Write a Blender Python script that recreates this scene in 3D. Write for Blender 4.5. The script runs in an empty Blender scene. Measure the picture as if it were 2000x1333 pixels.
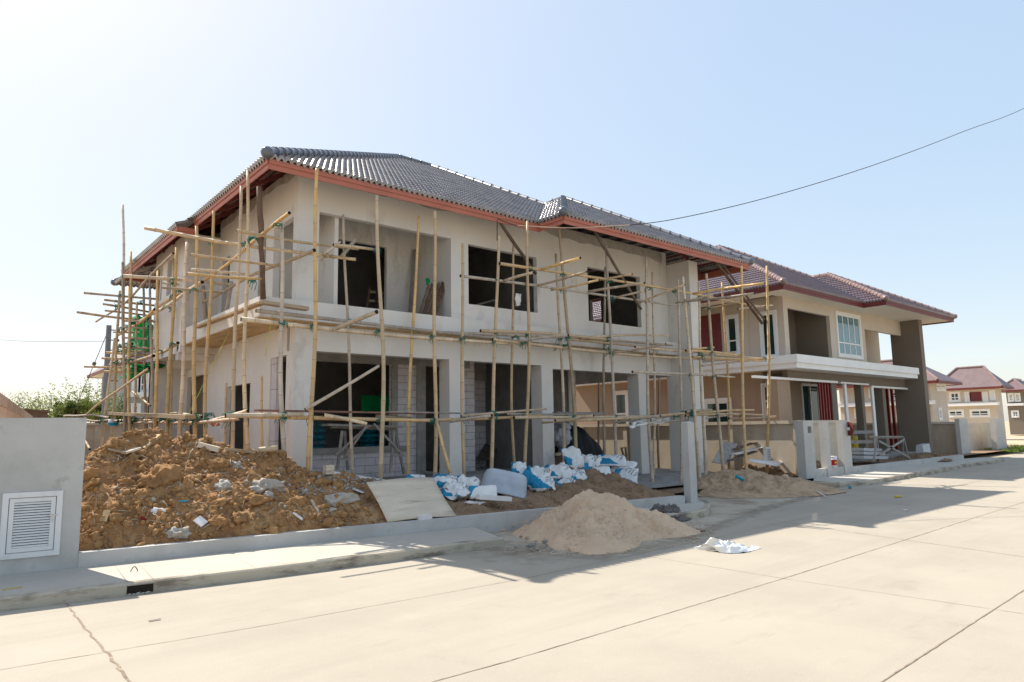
import bpy, bmesh, math, random
from mathutils import Vector, Matrix, noise as mnoise
random.seed(7)
R = math.radians

# ---------------------------------------------------------------- camera
CAM_H = 2.0; F_PX = 1328.5; YAW, PIT, ROL = R(40.353), R(7.321), R(0.960)
sc = bpy.context.scene
_f = Vector((math.sin(YAW)*math.cos(PIT), math.cos(YAW)*math.cos(PIT), math.sin(PIT)))
_r0 = Vector((math.cos(YAW), -math.sin(YAW), 0)); _d0 = _f.cross(_r0)
_r = math.cos(ROL)*_r0 + math.sin(ROL)*_d0
_d = math.cos(ROL)*_d0 - math.sin(ROL)*_r0
cam = bpy.data.objects.new("camera", bpy.data.cameras.new("camera"))
sc.collection.objects.link(cam)
cam.matrix_world = Matrix(((_r.x, -_d.x, -_f.x, 0), (_r.y, -_d.y, -_f.y, 0), (_r.z, -_d.z, -_f.z, CAM_H), (0, 0, 0, 1)))
cam.data.sensor_width = 36; cam.data.lens = 36*F_PX/2000; cam.data.clip_end = 3000; cam.data.clip_start = .05
sc.camera = cam
EYE = Vector((0, 0, CAM_H))
def ray(u, v): return _r*((u-1000)/F_PX) + _d*((v-666.5)/F_PX) + _f
def P(u, v, x=None, y=None, z=None):
    """point on a world plane seen at photo pixel (u, v)"""
    d = ray(u, v)
    t = (x/d.x) if x is not None else (y/d.y) if y is not None else ((z-CAM_H)/d.z)
    return EYE + d*t

# ---------------------------------------------------------------- light
SUN_DIR = Vector((-.17, .86, 1.0)).normalized()       # towards the sun
elev = math.asin(SUN_DIR.z); azim = math.atan2(SUN_DIR.x, SUN_DIR.y)
w = bpy.data.worlds.new("World"); sc.world = w; w.use_nodes = True
nt = w.node_tree; bg = nt.nodes['Background']
sky = nt.nodes.new('ShaderNodeTexSky'); sky.sky_type = 'NISHITA'; sky.sun_disc = False
sky.sun_elevation = elev; sky.sun_rotation = azim
sky.air_density = 1.0; sky.dust_density = 1.6; sky.ozone_density = 1.0; sky.altitude = 0
gm = nt.nodes.new('ShaderNodeGamma'); gm.inputs[1].default_value = .2      # thick, even haze: a flatter sky
hs = nt.nodes.new('ShaderNodeHueSaturation'); hs.inputs['Saturation'].default_value = 2.6; hs.inputs['Value'].default_value = 1.24
nt.links.new(sky.outputs[0], gm.inputs[0]); nt.links.new(gm.outputs[0], hs.inputs['Color']); nt.links.new(hs.outputs[0], bg.inputs[0]); bg.inputs[1].default_value = 0.15
sl = bpy.data.lights.new("sun", 'SUN'); sl.energy = 2.0; sl.angle = R(.5); sl.color = (1, .93, .82)
so = bpy.data.objects.new("sun", sl); sc.collection.objects.link(so)
so.rotation_euler = (-SUN_DIR).to_track_quat('-Z', 'Y').to_euler(); so.location = (0, 0, 30)
vs = sc.view_settings; vs.view_transform = 'Standard'; vs.look = 'None'; vs.gamma = 1; vs.use_curve_mapping = False
vs.exposure = 1.95

# ---------------------------------------------------------------- materials
def M(name, col, rough=.85, var=.12, scale=2.0, bump=0., bscale=30., col2=None, spec=.3, metal=0., rnd=0., detail=6, stretch=None, coat=0.):
    m = bpy.data.materials.new(name); m.use_nodes = True
    n = m.node_tree.nodes; l = m.node_tree.links; b = n['Principled BSDF']
    b.inputs['Roughness'].default_value = rough; b.inputs['Metallic'].default_value = metal
    b.inputs['Specular IOR Level'].default_value = spec
    if coat: b.inputs['Coat Weight'].default_value = coat; b.inputs['Coat Roughness'].default_value = .15
    tc = n.new('ShaderNodeTexCoord'); src = tc.outputs['Object']
    if stretch:
        mp = n.new('ShaderNodeMapping'); mp.inputs['Scale'].default_value = stretch
        l.new(src, mp.inputs[0]); src = mp.outputs[0]
    nz = n.new('ShaderNodeTexNoise'); nz.inputs['Scale'].default_value = scale; nz.inputs['Detail'].default_value = detail
    nz.inputs['Roughness'].default_value = .62
    l.new(src, nz.inputs['Vector'])
    cr = n.new('ShaderNodeValToRGB'); e = cr.color_ramp.elements
    a = [max(0, c*(1-var)) for c in col]; c2 = col2 or [min(1, c*(1+var)) for c in col]
    e[0].position = .32; e[1].position = .68
    e[0].color = (*a, 1); e[1].color = (*c2, 1)
    l.new(nz.outputs[0], cr.inputs[0]); out = cr.outputs[0]
    if rnd:
        oi = n.new('ShaderNodeObjectInfo'); hs = n.new('ShaderNodeHueSaturation')
        mr = n.new('ShaderNodeMapRange'); mr.inputs[3].default_value = 1-rnd; mr.inputs[4].default_value = 1+rnd
        l.new(oi.outputs['Random'], mr.inputs[0]); l.new(mr.outputs[0], hs.inputs['Value'])
        mr2 = n.new('ShaderNodeMapRange'); mr2.inputs[3].default_value = .55; mr2.inputs[4].default_value = 1.15
        ml = n.new('ShaderNodeMath'); ml.operation = 'FRACT'; mm = n.new('ShaderNodeMath'); mm.operation = 'MULTIPLY'; mm.inputs[1].default_value = 7.31
        l.new(oi.outputs['Random'], mm.inputs[0]); l.new(mm.outputs[0], ml.inputs[0]); l.new(ml.outputs[0], mr2.inputs[0])
        l.new(mr2.outputs[0], hs.inputs['Saturation'])
        l.new(out, hs.inputs['Color']); out = hs.outputs[0]
    l.new(out, b.inputs['Base Color'])
    if bump:
        nb = n.new('ShaderNodeTexNoise'); nb.inputs['Scale'].default_value = bscale; nb.inputs['Detail'].default_value = 8
        l.new(src, nb.inputs['Vector'])
        bp = n.new('ShaderNodeBump'); bp.inputs['Strength'].default_value = min(1, bump); bp.inputs['Distance'].default_value = .02
        l.new(nb.outputs[0], bp.inputs['Height']); l.new(bp.outputs[0], b.inputs['Normal'])
    m['out'] = 0
    return m
def overlay(m, kind, col, fac=1., **kw):
    """mix another colour into a material's base colour: blotches (noise threshold) or brick joints"""
    n = m.node_tree.nodes; l = m.node_tree.links; b = n['Principled BSDF']
    old = b.inputs['Base Color'].links[0].from_socket
    tc = n.new('ShaderNodeTexCoord'); src = tc.outputs['Object']
    mp = n.new('ShaderNodeMapping'); l.new(src, mp.inputs[0]); src = mp.outputs[0]
    mp.inputs['Scale'].default_value = kw.get('stretch', (1, 1, 1)); mp.inputs['Rotation'].default_value = kw.get('rot', (0, 0, 0))
    if kind == 'noise':
        t = n.new('ShaderNodeTexNoise'); t.inputs['Scale'].default_value = kw.get('scale', 1); t.inputs['Detail'].default_value = kw.get('detail', 6)
        t.inputs['Roughness'].default_value = .65
        l.new(src, t.inputs['Vector'])
        mr = n.new('ShaderNodeMapRange'); mr.inputs[1].default_value = kw.get('lo', .5); mr.inputs[2].default_value = kw.get('hi', .65)
        l.new(t.outputs[0], mr.inputs[0]); f = mr.outputs[0]
    else:
        t = n.new('ShaderNodeTexBrick'); t.inputs['Scale'].default_value = 1
        t.inputs['Color1'].default_value = (0, 0, 0, 1); t.inputs['Color2'].default_value = (0, 0, 0, 1); t.inputs['Mortar'].default_value = (1, 1, 1, 1)
        t.inputs['Brick Width'].default_value = kw.get('bw', .6); t.inputs['Row Height'].default_value = kw.get('bh', .2)
        t.inputs['Mortar Size'].default_value = kw.get('ms', .008)
        l.new(src, t.inputs['Vector']); f = t.outputs['Color']
    mu = n.new('ShaderNodeMath'); mu.operation = 'MULTIPLY'; mu.inputs[1].default_value = fac; l.new(f, mu.inputs[0])
    mx = n.new('ShaderNodeMix'); mx.data_type = 'RGBA'
    l.new(mu.outputs[0], mx.inputs[0]); l.new(old, mx.inputs[6]); mx.inputs[7].default_value = (*col, 1)
    l.new(mx.outputs[2], b.inputs['Base Color'])
    return m
XZ = (R(90), 0, 0)
MT = {}
MT['render'] = overlay(M('cement_render', (.74, .71, .67), .9, .1, 1.1, .12, 40), 'noise', (.62, .595, .56), .6, scale=.55, lo=.45, hi=.62)
overlay(MT['render'], 'noise', (.75, .73, .69), .5, scale=2.2, lo=.55, hi=.75, stretch=(1, 1, .35))
overlay(MT['render'], 'noise', (.45, .42, .385), .55, scale=.9, lo=.57, hi=.66, stretch=(1, 1, .5), detail=9); overlay(MT['render'], 'noise', (.74, .72, .69), .35, scale=7, lo=.56, hi=.7, stretch=(1, 1, .6))
MT['wall_grey'] = overlay(overlay(M('grey_wall_render', (.50, .48, .45), .92, .07, 1.3, .12, 40), 'noise', (.38, .36, .33), .6, scale=.8, lo=.48, hi=.64), 'noise', (.27, .23, .19), .6, scale=2.6, lo=.58, hi=.70, detail=9)
MT['render2'] = overlay(M('rough_render', (.44, .40, .35), .95, .18, 5, .4, 25), 'noise', (.33, .295, .255), .6, scale=3, lo=.5, hi=.7)
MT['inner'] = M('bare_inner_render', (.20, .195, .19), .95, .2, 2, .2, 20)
MT['concrete'] = overlay(M('raw_concrete', (.30, .285, .265), .92, .2, 3, .3, 22), 'noise', (.2, .19, .175), .6, scale=1.6, lo=.5, hi=.7)
MT['soffit_board'] = M('stained_formwork_soffit', (.52, .38, .22), .9, .3, 1.2, .15, 20, stretch=(6, 1, 1))
MT['block'] = overlay(overlay(M('aerated_block', (.60, .56, .575), .9, .08, 4, .15, 60), 'brick', (.27, .25, .24), 1., rot=XZ, bw=.6, bh=.2, ms=.008), 'noise', (.33, .31, .30), .6, scale=2.5, lo=.56, hi=.66)
MT['blockx'] = overlay(M('aerated_block_side', (.6, .56, .575), .9, .08, 4, .15, 60), 'brick', (.27, .25, .24), 1., rot=(R(90), 0, R(90)), bw=.6, bh=.2, ms=.008)
MT['bamboo'] = overlay(M('bamboo', (.60, .405, .19), .55, .2, 5, .1, 40, rnd=.24, stretch=(1, 1, .35), spec=.35), 'noise', (.46, .34, .22), .75, scale=1.8, lo=.46, hi=.62, stretch=(1, 1, .5))
MT['bamboo_node'] = M('bamboo_node', (.30, .205, .12), .8, .3)
MT['bamboo_old'] = M('weathered_bamboo', (.42, .31, .205), .75, .25, 5, .1, 40, rnd=.2, stretch=(1, 1, .3))
MT['dark'] = M('hollow_shade', (.02, .016, .012), .95, .05)  # near-black colour stands for the shade inside openings and hollow ends
MT['timber'] = M('sawn_timber', (.42, .29, .15), .75, .2, 4, .15, 40, rnd=.2, stretch=(.5, 3, 3))
MT['timber_dark'] = M('old_brown_timber', (.12, .075, .05), .85, .3, 5, .2, 40, rnd=.2)
MT['timber_grey'] = M('grey_weathered_timber', (.28, .25, .22), .85, .25, 5, .2, 40, rnd=.15)
MT['timber_red'] = M('reddish_plank', (.24, .13, .095), .8, .3, 6, .1, 40)
MT['rope'] = M('green_rope', (.02, .16, .12), .7, .3, 20)
MT['rope_pale'] = M('pale_strip', (.55, .5, .38), .7, .2, 20)
MT['fascia'] = M('salmon_fascia', (.42, .14, .09), .5, .1, 2, 0, rnd=0, spec=.4)
MT['fascia2'] = M('maroon_fascia', (.16, .035, .032), .5, .1, 2)
MT['purlin'] = M('red_oxide_steel', (.15, .035, .03), .6, .25, 5)
MT['tile'] = M('glazed_slate_tile', (.245, .23, .235), .2, .3, 2.3, 0, spec=.85, detail=3)
MT['tile_cap'] = M('glazed_ridge_tile', (.12, .13, .16), .25, .2, 3, 0, spec=.6)
MT['tile2'] = M('glazed_plum_tile', (.22, .165, .18), .36, .2, 2.3, 0, spec=.55, detail=3)
MT['tile2_cap'] = M('plum_hip_tile', (.22, .15, .14), .3, .2, 3, 0, spec=.6)
MT['tile_far'] = M('red_brown_tile', (.17, .12, .125), .5, .15, 1.2)
MT['tile_under'] = M('tile_underside', (.33, .29, .26), .9, .15, 4)
MT['beige'] = M('beige_paint', (.57, .49, .40), .85, .05, .8, .04, 60)
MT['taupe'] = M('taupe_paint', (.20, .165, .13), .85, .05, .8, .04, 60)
MT['brown'] = M('brown_paint', (.35, .26, .19), .85, .05, .8, .04, 60)
MT['cream'] = M('cream_soffit', (.72, .66, .56), .8, .03, .8)
MT['white'] = M('white_paint', (.78, .77, .75), .5, .04, 1.5)
MT['vent'] = overlay(M('grimy_white_paint', (.72, .71, .70), .55, .05, 2), 'noise', (.50, .46, .41), .5, scale=3.5, lo=.52, hi=.68, stretch=(1, 1, .5))
MT['redslat'] = M('crimson_steel', (.22, .02, .02), .45, .1, 2)
MT['shingle'] = overlay(M('maroon_shingle', (.17, .035, .04), .6, .1, 2), 'brick', (.08, .015, .02), 1., rot=(R(90), 0, R(90)), bw=30, bh=.15, ms=.012)
MT['greywall'] = M('grey_blue_paint', (.32, .34, .36), .85, .05, .8)
MT['glass'] = M('dark_window_glass', (.012, .035, .032), .06, .1, 1, spec=.7)
MT['glass_teal'] = M('teal_window_glass', (.10, .22, .25), .07, .15, 1, spec=.8)  # paler teal pane colour than the dark glass
def translucent(m, f):
    q = m.node_tree; b_ = q.nodes['Principled BSDF']; t_ = q.nodes.new('ShaderNodeBsdfTranslucent'); x_ = q.nodes.new('ShaderNodeMixShader'); x_.inputs[0].default_value = f
    q.links.new(b_.inputs['Base Color'].links[0].from_socket, t_.inputs[0]); q.links.new(b_.outputs[0], x_.inputs[1]); q.links.new(t_.outputs[0], x_.inputs[2]); q.links.new(x_.outputs[0], q.nodes['Material Output'].inputs[0])
def road_mat(name, col):
    m = M(name, col, .9, .05, .35, .18, 60)
    overlay(m, 'noise', [c*.86 for c in col], .8, scale=.45, lo=.46, hi=.68, detail=8)
    overlay(m, 'noise', [c*.80 for c in col], .55, scale=3.4, lo=.58, hi=.72, stretch=(.25, 1, 1))
    overlay(m, 'noise', [c*.88 for c in col], .7, scale=1.1, lo=.5, hi=.66, stretch=(.07, 1, 1)); overlay(m, 'noise', [c*.74 for c in col], .5, scale=.9, lo=.62, hi=.74, detail=10)
    overlay(m, 'noise', [min(1, c*1.12) for c in col], .6, scale=28, lo=.58, hi=.7)
    overlay(m, 'noise', [c*.45 for c in col], .8, scale=9, lo=.755, hi=.79, detail=3)
    return m
MT['road'] = road_mat('road_concrete', (.39, .345, .28))
MT['pave'] = road_mat('pavement_concrete', (.50, .465, .405))
MT['pave_print'] = overlay(road_mat('stamped_pavement', (.48, .435, .37)), 'brick', (.43, .40, .35), .8, rot=(0, 0, R(-7.5)), bw=.42, bh=.21, ms=.012)
MT['kerb'] = overlay(road_mat('kerb_concrete', (.48, .42, .33)), 'noise', (.15, .125, .095), .85, scale=2.2, lo=.47, hi=.63, stretch=(.7, 1, 2.5))
MT['joint'] = M('tar_joint', (.27, .21, .155), .95, .35, 9)
MT['soil'] = overlay(overlay(M('orange_soil', (.31, .16, .066), .97, .32, 2.2, .9, 14), 'noise', (.43, .28, .14), .8, scale=1.3, lo=.5, hi=.66), 'noise', (.12, .062, .03), .75, scale=5.5, lo=.5, hi=.64)
MT['soil_wet'] = overlay(M('brown_soil', (.235, .15, .09), .97, .3, 3, .9, 16), 'noise', (.27, .19, .12), .6, scale=2.3, lo=.54, hi=.7)
MT['clod'] = overlay(M('soil_clod', (.34, .185, .075), .97, .3, 4, .7, 18, rnd=0), 'noise', (.24, .125, .055), .6, scale=1.2, lo=.48, hi=.6)
MT['rubble'] = overlay(M('mortar_rubble', (.42, .385, .34), .95, .25, 6, .9, 22), 'noise', (.30, .2, .12), .7, scale=3, lo=.5, hi=.66)
MT['chip'] = M('pale_chips', (.42, .41, .42), .9, .3, 9, .2, 60)
MT['sand'] = overlay(overlay(M('beige_sand', (.60, .435, .295), .98, .12, 1.3, .95, 38), 'noise', (.50, .33, .2), .7, scale=2.4, lo=.5, hi=.68), 'noise', (.70, .54, .39), .6, scale=60, lo=.56, hi=.7)
MT['sand2'] = overlay(M('damp_sand', (.46, .32, .205), .98, .2, 2, .6, 40), 'noise', (.2, .13, .08), .7, scale=2.2, lo=.5, hi=.66)
MT['gravel'] = M('grey_gravel', (.15, .135, .125), .95, .5, 30, .8, 60)
MT['ground'] = overlay(M('bare_ground', (.46, .37, .26), .97, .25, .5, .5, 8), 'noise', (.16, .18, .08), .6, scale=.12, lo=.52, hi=.62)
MT['dust'] = overlay(M('dusty_concrete', (.46, .40, .315), .95, .12, 1.2, .3, 40), 'noise', (.27, .2, .13), .8, scale=.9, lo=.45, hi=.62)
_n = MT['dust'].node_tree; _at = _n.nodes.new('ShaderNodeAttribute'); _at.attribute_name = 'fade'; _tr = _n.nodes.new('ShaderNodeBsdfTransparent'); _mx = _n.nodes.new('ShaderNodeMixShader')
_nz = _n.nodes.new('ShaderNodeTexNoise'); _nz.inputs['Scale'].default_value = 3.5; _nz.inputs['Detail'].default_value = 8; _tc = _n.nodes.new('ShaderNodeTexCoord'); _n.links.new(_tc.outputs['Object'], _nz.inputs['Vector'])
_ad = _n.nodes.new('ShaderNodeMath'); _ad.operation = 'ADD'; _n.links.new(_at.outputs['Fac'], _ad.inputs[0]); _n.links.new(_nz.outputs[0], _ad.inputs[1])
_mr = _n.nodes.new('ShaderNodeMapRange'); _mr.inputs[1].default_value = .55; _mr.inputs[2].default_value = 1.25; _n.links.new(_ad.outputs[0], _mr.inputs[0])
_n.links.new(_mr.outputs[0], _mx.inputs[0]); _n.links.new(_tr.outputs[0], _mx.inputs[1]); _n.links.new(_n.nodes['Principled BSDF'].outputs[0], _mx.inputs[2]); _n.links.new(_mx.outputs[0], _n.nodes['Material Output'].inputs[0])
MT['ply'] = overlay(M('old_plywood', (.62, .52, .40), .85, .1, 1.5, .1, 50, stretch=(1, 4, 4)), 'noise', (.26, .16, .09), .75, scale=1.6, lo=.56, hi=.72, stretch=(.6, 3, 3))
MT['plastic_tub'] = overlay(M('cement_stained_plastic', (.42, .45, .50), .6, .12, 3, .1, 30), 'noise', (.52, .53, .55), .7, scale=1.8, lo=.52, hi=.68, stretch=(2, 2, .4))
MT['foam'] = M('white_foam', (.72, .68, .66), .8, .06, 4, .1, 30)
MT['steel'] = M('pale_metal', (.5, .5, .5), .4, .1, 4, metal=.8)
MT['tarp_black'] = M('black_plastic_sheet', (.014, .018, .022), .5, .3, 3, .3, 8, spec=.3)
MT['tarp_white'] = M('white_plastic_sheet', (.55, .56, .58), .55, .1, 3, .2, 8)
MT['tarp_green'] = M('green_netting', (.0, .42, .13), .7, .12, 2.5, .2, 10)
translucent(MT['tarp_green'], .5)
MT['blue_pipe'] = M('blue_pipe', (.0, .28, .42), .4, .1, 3)
MT['blue_dark'] = M('teal_bag', (.012, .09, .12), .5, .35, 8)
MT['red'] = M('red_print', (.45, .015, .02), .5, .1, 3)
MT['orange'] = M('orange_plastic', (.6, .13, .03), .6, .1, 3)
MT['yellow'] = M('yellow_plastic', (.65, .45, .03), .6, .1, 3)
MT['purple'] = M('purple_plastic', (.06, .02, .16), .5, .1, 3)
MT['wire'] = M('black_cable', (.02, .018, .018), .5, .1, 3)
MT['wire_pale'] = M('pale_cable_sleeve', (.5, .36, .27), .6, .1, 3)
MT['pole_c'] = M('pole_concrete', (.17, .17, .18), .9, .1, 1)
MT['bark'] = M('bark', (.10, .07, .045), .9, .3, 6, .4, 20)
MT['leaf'] = M('leaf', (.16, .22, .045), .6, .35, .35, col2=(.32, .36, .10))
_n = MT['leaf'].node_tree; _b = _n.nodes['Principled BSDF']; _t = _n.nodes.new('ShaderNodeBsdfTranslucent'); _mx = _n.nodes.new('ShaderNodeMixShader'); _mx.inputs[0].default_value = .45
_n.links.new(_b.inputs['Base Color'].links[0].from_socket, _t.inputs[0]); _n.links.new(_b.outputs[0], _mx.inputs[1]); _n.links.new(_t.outputs[0], _mx.inputs[2]); _n.links.new(_mx.outputs[0], _n.nodes['Material Output'].inputs[0])
MT['slat_wall'] = M('brown_precast', (.62, .48, .37), .9, .1, 1)
def bag_mat():
    m = M('printed_cement_sack', (.70, .69, .675), .6, .06, 6, .25, 9)
    n = m.node_tree.nodes; l = m.node_tree.links; b = n['Principled BSDF']
    old = b.inputs['Base Color'].links[0].from_socket
    tc = n.new('ShaderNodeTexCoord'); sp = n.new('ShaderNodeSeparateXYZ'); l.new(tc.outputs['Generated'], sp.inputs[0])
    def mth(op, a, bb, c=None):
        q = n.new('ShaderNodeMath'); q.operation = op
        for i, s in enumerate((a, bb)):
            if s is None: continue
            if isinstance(s, (int, float)): q.inputs[i].default_value = s
            else: l.new(s, q.inputs[i])
        return q.outputs[0]
    x, y, z = sp.outputs
    oi = n.new('ShaderNodeObjectInfo'); rn = oi.outputs['Random']
    # blue end panel whose edge runs on a slant, width differs per sack
    s = mth('ADD', x, mth('MULTIPLY', y, .35)); th = mth('ADD', mth('MULTIPLY', rn, .4), .24)
    blue = mth('LESS_THAN', s, th)
    s2 = mth('ABSOLUTE', mth('SUBTRACT', y, .88), None); edge = mth('LESS_THAN', s2, .14)
    blue = mth('MAXIMUM', blue, edge)
    blue = mth('MULTIPLY', blue, mth('GREATER_THAN', z, .25))
    mx = n.new('ShaderNodeMix'); mx.data_type = 'RGBA'; l.new(blue, mx.inputs[0]); l.new(old, mx.inputs[6]); mx.inputs[7].default_value = (.012, .22, .38, 1)
    # rows of dark print
    wv = mth('FRACT', mth('MULTIPLY', y, 9.), None); row = mth('LESS_THAN', wv, .42)
    nz = n.new('ShaderNodeTexNoise'); nz.inputs['Scale'].default_value = 60; l.new(tc.outputs['Generated'], nz.inputs['Vector'])
    ink = mth('MULTIPLY', row, mth('GREATER_THAN', nz.outputs[0], .5))
    inx = mth('MULTIPLY', mth('GREATER_THAN', x, .62), mth('LESS_THAN', x, .9)); iny = mth('MULTIPLY', mth('GREATER_THAN', y, .2), mth('LESS_THAN', y, .75))
    ink = mth('MULTIPLY', ink, mth('MULTIPLY', inx, mth('MULTIPLY', iny, mth('GREATER_THAN', z, .5))))
    ink = mth('MULTIPLY', ink, mth('GREATER_THAN', rn, .35))
    mx2 = n.new('ShaderNodeMix'); mx2.data_type = 'RGBA'; l.new(ink, mx2.inputs[0]); l.new(mx.outputs[2], mx2.inputs[6]); mx2.inputs[7].default_value = (.03, .035, .05, 1)
    l.new(mx2.outputs[2], b.inputs['Base Color'])
    return m
MT['sack'] = bag_mat()

# ---------------------------------------------------------------- mesh helpers
C = sc.collection
class MB:
    def __init__(s): s.v = []; s.f = []; s.mi = []
    def quad(s, a, b, c, d, mi=0):
        i = len(s.v); s.v += [Vector(a), Vector(b), Vector(c), Vector(d)]; s.f.append((i, i+1, i+2, i+3)); s.mi.append(mi); return s
    def poly(s, pts, mi=0):
        i = len(s.v); s.v += [Vector(p) for p in pts]; s.f.append(tuple(range(i, i+len(pts)))); s.mi.append(mi); return s
    def hexa(s, p, mi=0):   # 8 corners: bottom ring 0-3, top ring 4-7
        i = len(s.v); s.v += [Vector(q) for q in p]
        for f in ((3, 2, 1, 0), (4, 5, 6, 7), (0, 1, 5, 4), (1, 2, 6, 5), (2, 3, 7, 6), (3, 0, 4, 7)):
            s.f.append(tuple(i+k for k in f)); s.mi.append(mi)
        return s
    def box(s, x0, x1, y0, y1, z0, z1, mi=0):
        return s.hexa([(x0, y0, z0), (x1, y0, z0), (x1, y1, z0), (x0, y1, z0), (x0, y0, z1), (x1, y0, z1), (x1, y1, z1), (x0, y1, z1)], mi)
    def bar(s, a, b, w, h, mi=0, up=(0, 0, 1)):
        a, b = Vector(a), Vector(b); d = (b-a).normalized(); u = Vector(up)
        sd = d.cross(u)
        if sd.length < 1e-4: sd = d.cross(Vector((1, 0, 0)))
        sd.normalize(); u = sd.cross(d).normalized(); sd *= w/2; u = u*(h/2)
        return s.hexa([a-sd-u, a+sd-u, b+sd-u, b-sd-u, a-sd+u, a+sd+u, b+sd+u, b-sd+u], mi)
    def prism(s, poly, ext, mi=0):
        n = len(poly); e = Vector(ext); i = len(s.v)
        s.v += [Vector(p) for p in poly] + [Vector(p)+e for p in poly]
        s.f.append(tuple(range(i+n-1, i-1, -1))); s.f.append(tuple(range(i+n, i+2*n))); s.mi += [mi, mi]
        for k in range(n):
            s.f.append((i+k, i+(k+1) % n, i+n+(k+1) % n, i+n+k)); s.mi.append(mi)
        return s
    def tube(s, pts, rad, n=8, mi=0, cap=True, mis=None, capmi=None):
        pts = [Vector(p) for p in pts]
        if not isinstance(rad, (list, tuple)): rad = [rad]*len(pts)
        base = len(s.v); ref = None
        for k, p in enumerate(pts):
            d = (pts[min(k+1, len(pts)-1)]-pts[max(k-1, 0)]).normalized()
            if ref is None:
                ref = d.orthogonal().normalized()
            a = (ref - d*ref.dot(d)).normalized(); b = d.cross(a); ref = a
            for j in range(n):
                t = 2*math.pi*j/n; s.v.append(p + (a*math.cos(t)+b*math.sin(t))*rad[k])
        for k in range(len(pts)-1):
            for j in range(n):
                q = base+k*n
                s.f.append((q+j, q+(j+1) % n, q+n+(j+1) % n, q+n+j)); s.mi.append(mis[k] if mis else mi)
        if cap:
            cm = mi if capmi is None else capmi
            s.f.append(tuple(base+j for j in range(n-1, -1, -1))); s.mi.append(cm)
            q = base+(len(pts)-1)*n; s.f.append(tuple(q+j for j in range(n))); s.mi.append(cm)
        return s
    def build(s, name, mats, parent=None, smooth=False, loc=None, angle=None):
        if not isinstance(mats, (list, tuple)): mats = [mats]
        off = Vector(loc) if loc is not None else (wloc(parent) if parent else Vector((0, 0, 0)))
        me = bpy.data.meshes.new(name); me.from_pydata([v-off for v in s.v], [], s.f)
        for m in mats: me.materials.append(m)
        if len(mats) > 1: me.polygons.foreach_set('material_index', s.mi)
        if smooth: me.polygons.foreach_set('use_smooth', [True]*len(me.polygons))
        me.update()
        o = bpy.data.objects.new(name, me); C.objects.link(o)
        if parent: o.parent = parent
        elif loc is not None: o.location = off
        return o
def wloc(o):
    v = Vector(o.location)
    while o.parent: o = o.parent; v += Vector(o.location)
    return v
def tag(o, label, cat, group=None):
    o['label'] = label; o['category'] = cat
    if group: o['group'] = group
    return o
def kind(o, k): o['kind'] = k; return o
def thing(name, label, cat, loc, group=None):
    o = bpy.data.objects.new(name, None); C.objects.link(o); o.location = loc; o.empty_display_size = .2
    return tag(o, label, cat, group)
def wall(mb, plane, c0, th, a0, a1, z0, z1, holes=(), mi=0, mi_rev=None):
    """wall slab on plane 'y' (a = x) or 'x' (a = y) between c0 and c0+th, with rectangular holes and their reveals"""
    if mi_rev is None: mi_rev = mi
    A = sorted({a0, a1, *[min(max(h[i], a0), a1) for h in holes for i in (0, 1)]}); Z = sorted({z0, z1, *[min(max(h[i], z0), z1) for h in holes for i in (2, 3)]})
    def pt(a, z, c): return (a, c, z) if plane == 'y' else (c, a, z)
    def solid(i, j):
        if i < 0 or j < 0 or i >= len(A)-1 or j >= len(Z)-1: return False
        am, zm = (A[i]+A[i+1])/2, (Z[j]+Z[j+1])/2
        return not any(h[0] < am < h[1] and h[2] < zm < h[3] for h in holes)
    c1 = c0+th
    for i in range(len(A)-1):
        for j in range(len(Z)-1):
            if not solid(i, j): continue
            p, q, r, t = A[i], A[i+1], Z[j], Z[j+1]
            mb.quad(pt(p, r, c0), pt(q, r, c0), pt(q, t, c0), pt(p, t, c0), mi); mb.quad(pt(q, r, c1), pt(p, r, c1), pt(p, t, c1), pt(q, t, c1), mi)
            inb = lambda ii, jj: 0 <= ii < len(A)-1 and 0 <= jj < len(Z)-1
            for (ii, jj, e) in ((i-1, j, (p, r, p, t)), (i+1, j, (q, t, q, r)), (i, j-1, (q, r, p, r)), (i, j+1, (p, t, q, t))):
                if not solid(ii, jj):
                    m = mi_rev if inb(ii, jj) else mi
                    mb.quad(pt(e[0], e[1], c0), pt(e[0], e[1], c1), pt(e[2], e[3], c1), pt(e[2], e[3], c0), m)
    return mb
def icos(mb, c, r, sub=1, sq=(1, 1, 1), rough=.25, seed=0, mi=0, rot=None):
    bm = bmesh.new(); bmesh.ops.create_icosphere(bm, subdivisions=sub, radius=1)
    base = len(mb.v); o = Vector((seed*7.13, seed*3.7, seed*1.9))
    for v in bm.verts:
        k = 1+rough*mnoise.noise(v.co*1.6+o)*2+(rough*.7*mnoise.noise(v.co*4.1+o) if sub > 1 else 0)
        q = Vector((v.co.x*sq[0], v.co.y*sq[1], v.co.z*sq[2]))*r*k
        if rot: q = rot @ q
        mb.v.append(Vector(c)+q)
    for f in bm.faces: mb.f.append(tuple(base+v.index for v in f.verts)); mb.mi.append(mi)
    bm.free(); return mb
def lerp(a, b, t): return a+(b-a)*t
def interp(tab, x):
    if x <= tab[0][0]: return tab[0][1:]
    for a, b in zip(tab, tab[1:]):
        if x <= b[0]:
            t = (x-a[0])/(b[0]-a[0]); t = t*t*(3-2*t)*.5+t*.5
            return tuple(lerp(p, q, t) for p, q in zip(a[1:], b[1:]))
    return tab[-1][1:]
def fbm(x, y, s=1., o=5, seed=0): return mnoise.fractal(Vector((x*s+seed, y*s, seed*.37)), 1.0, 2.0, o)

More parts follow.
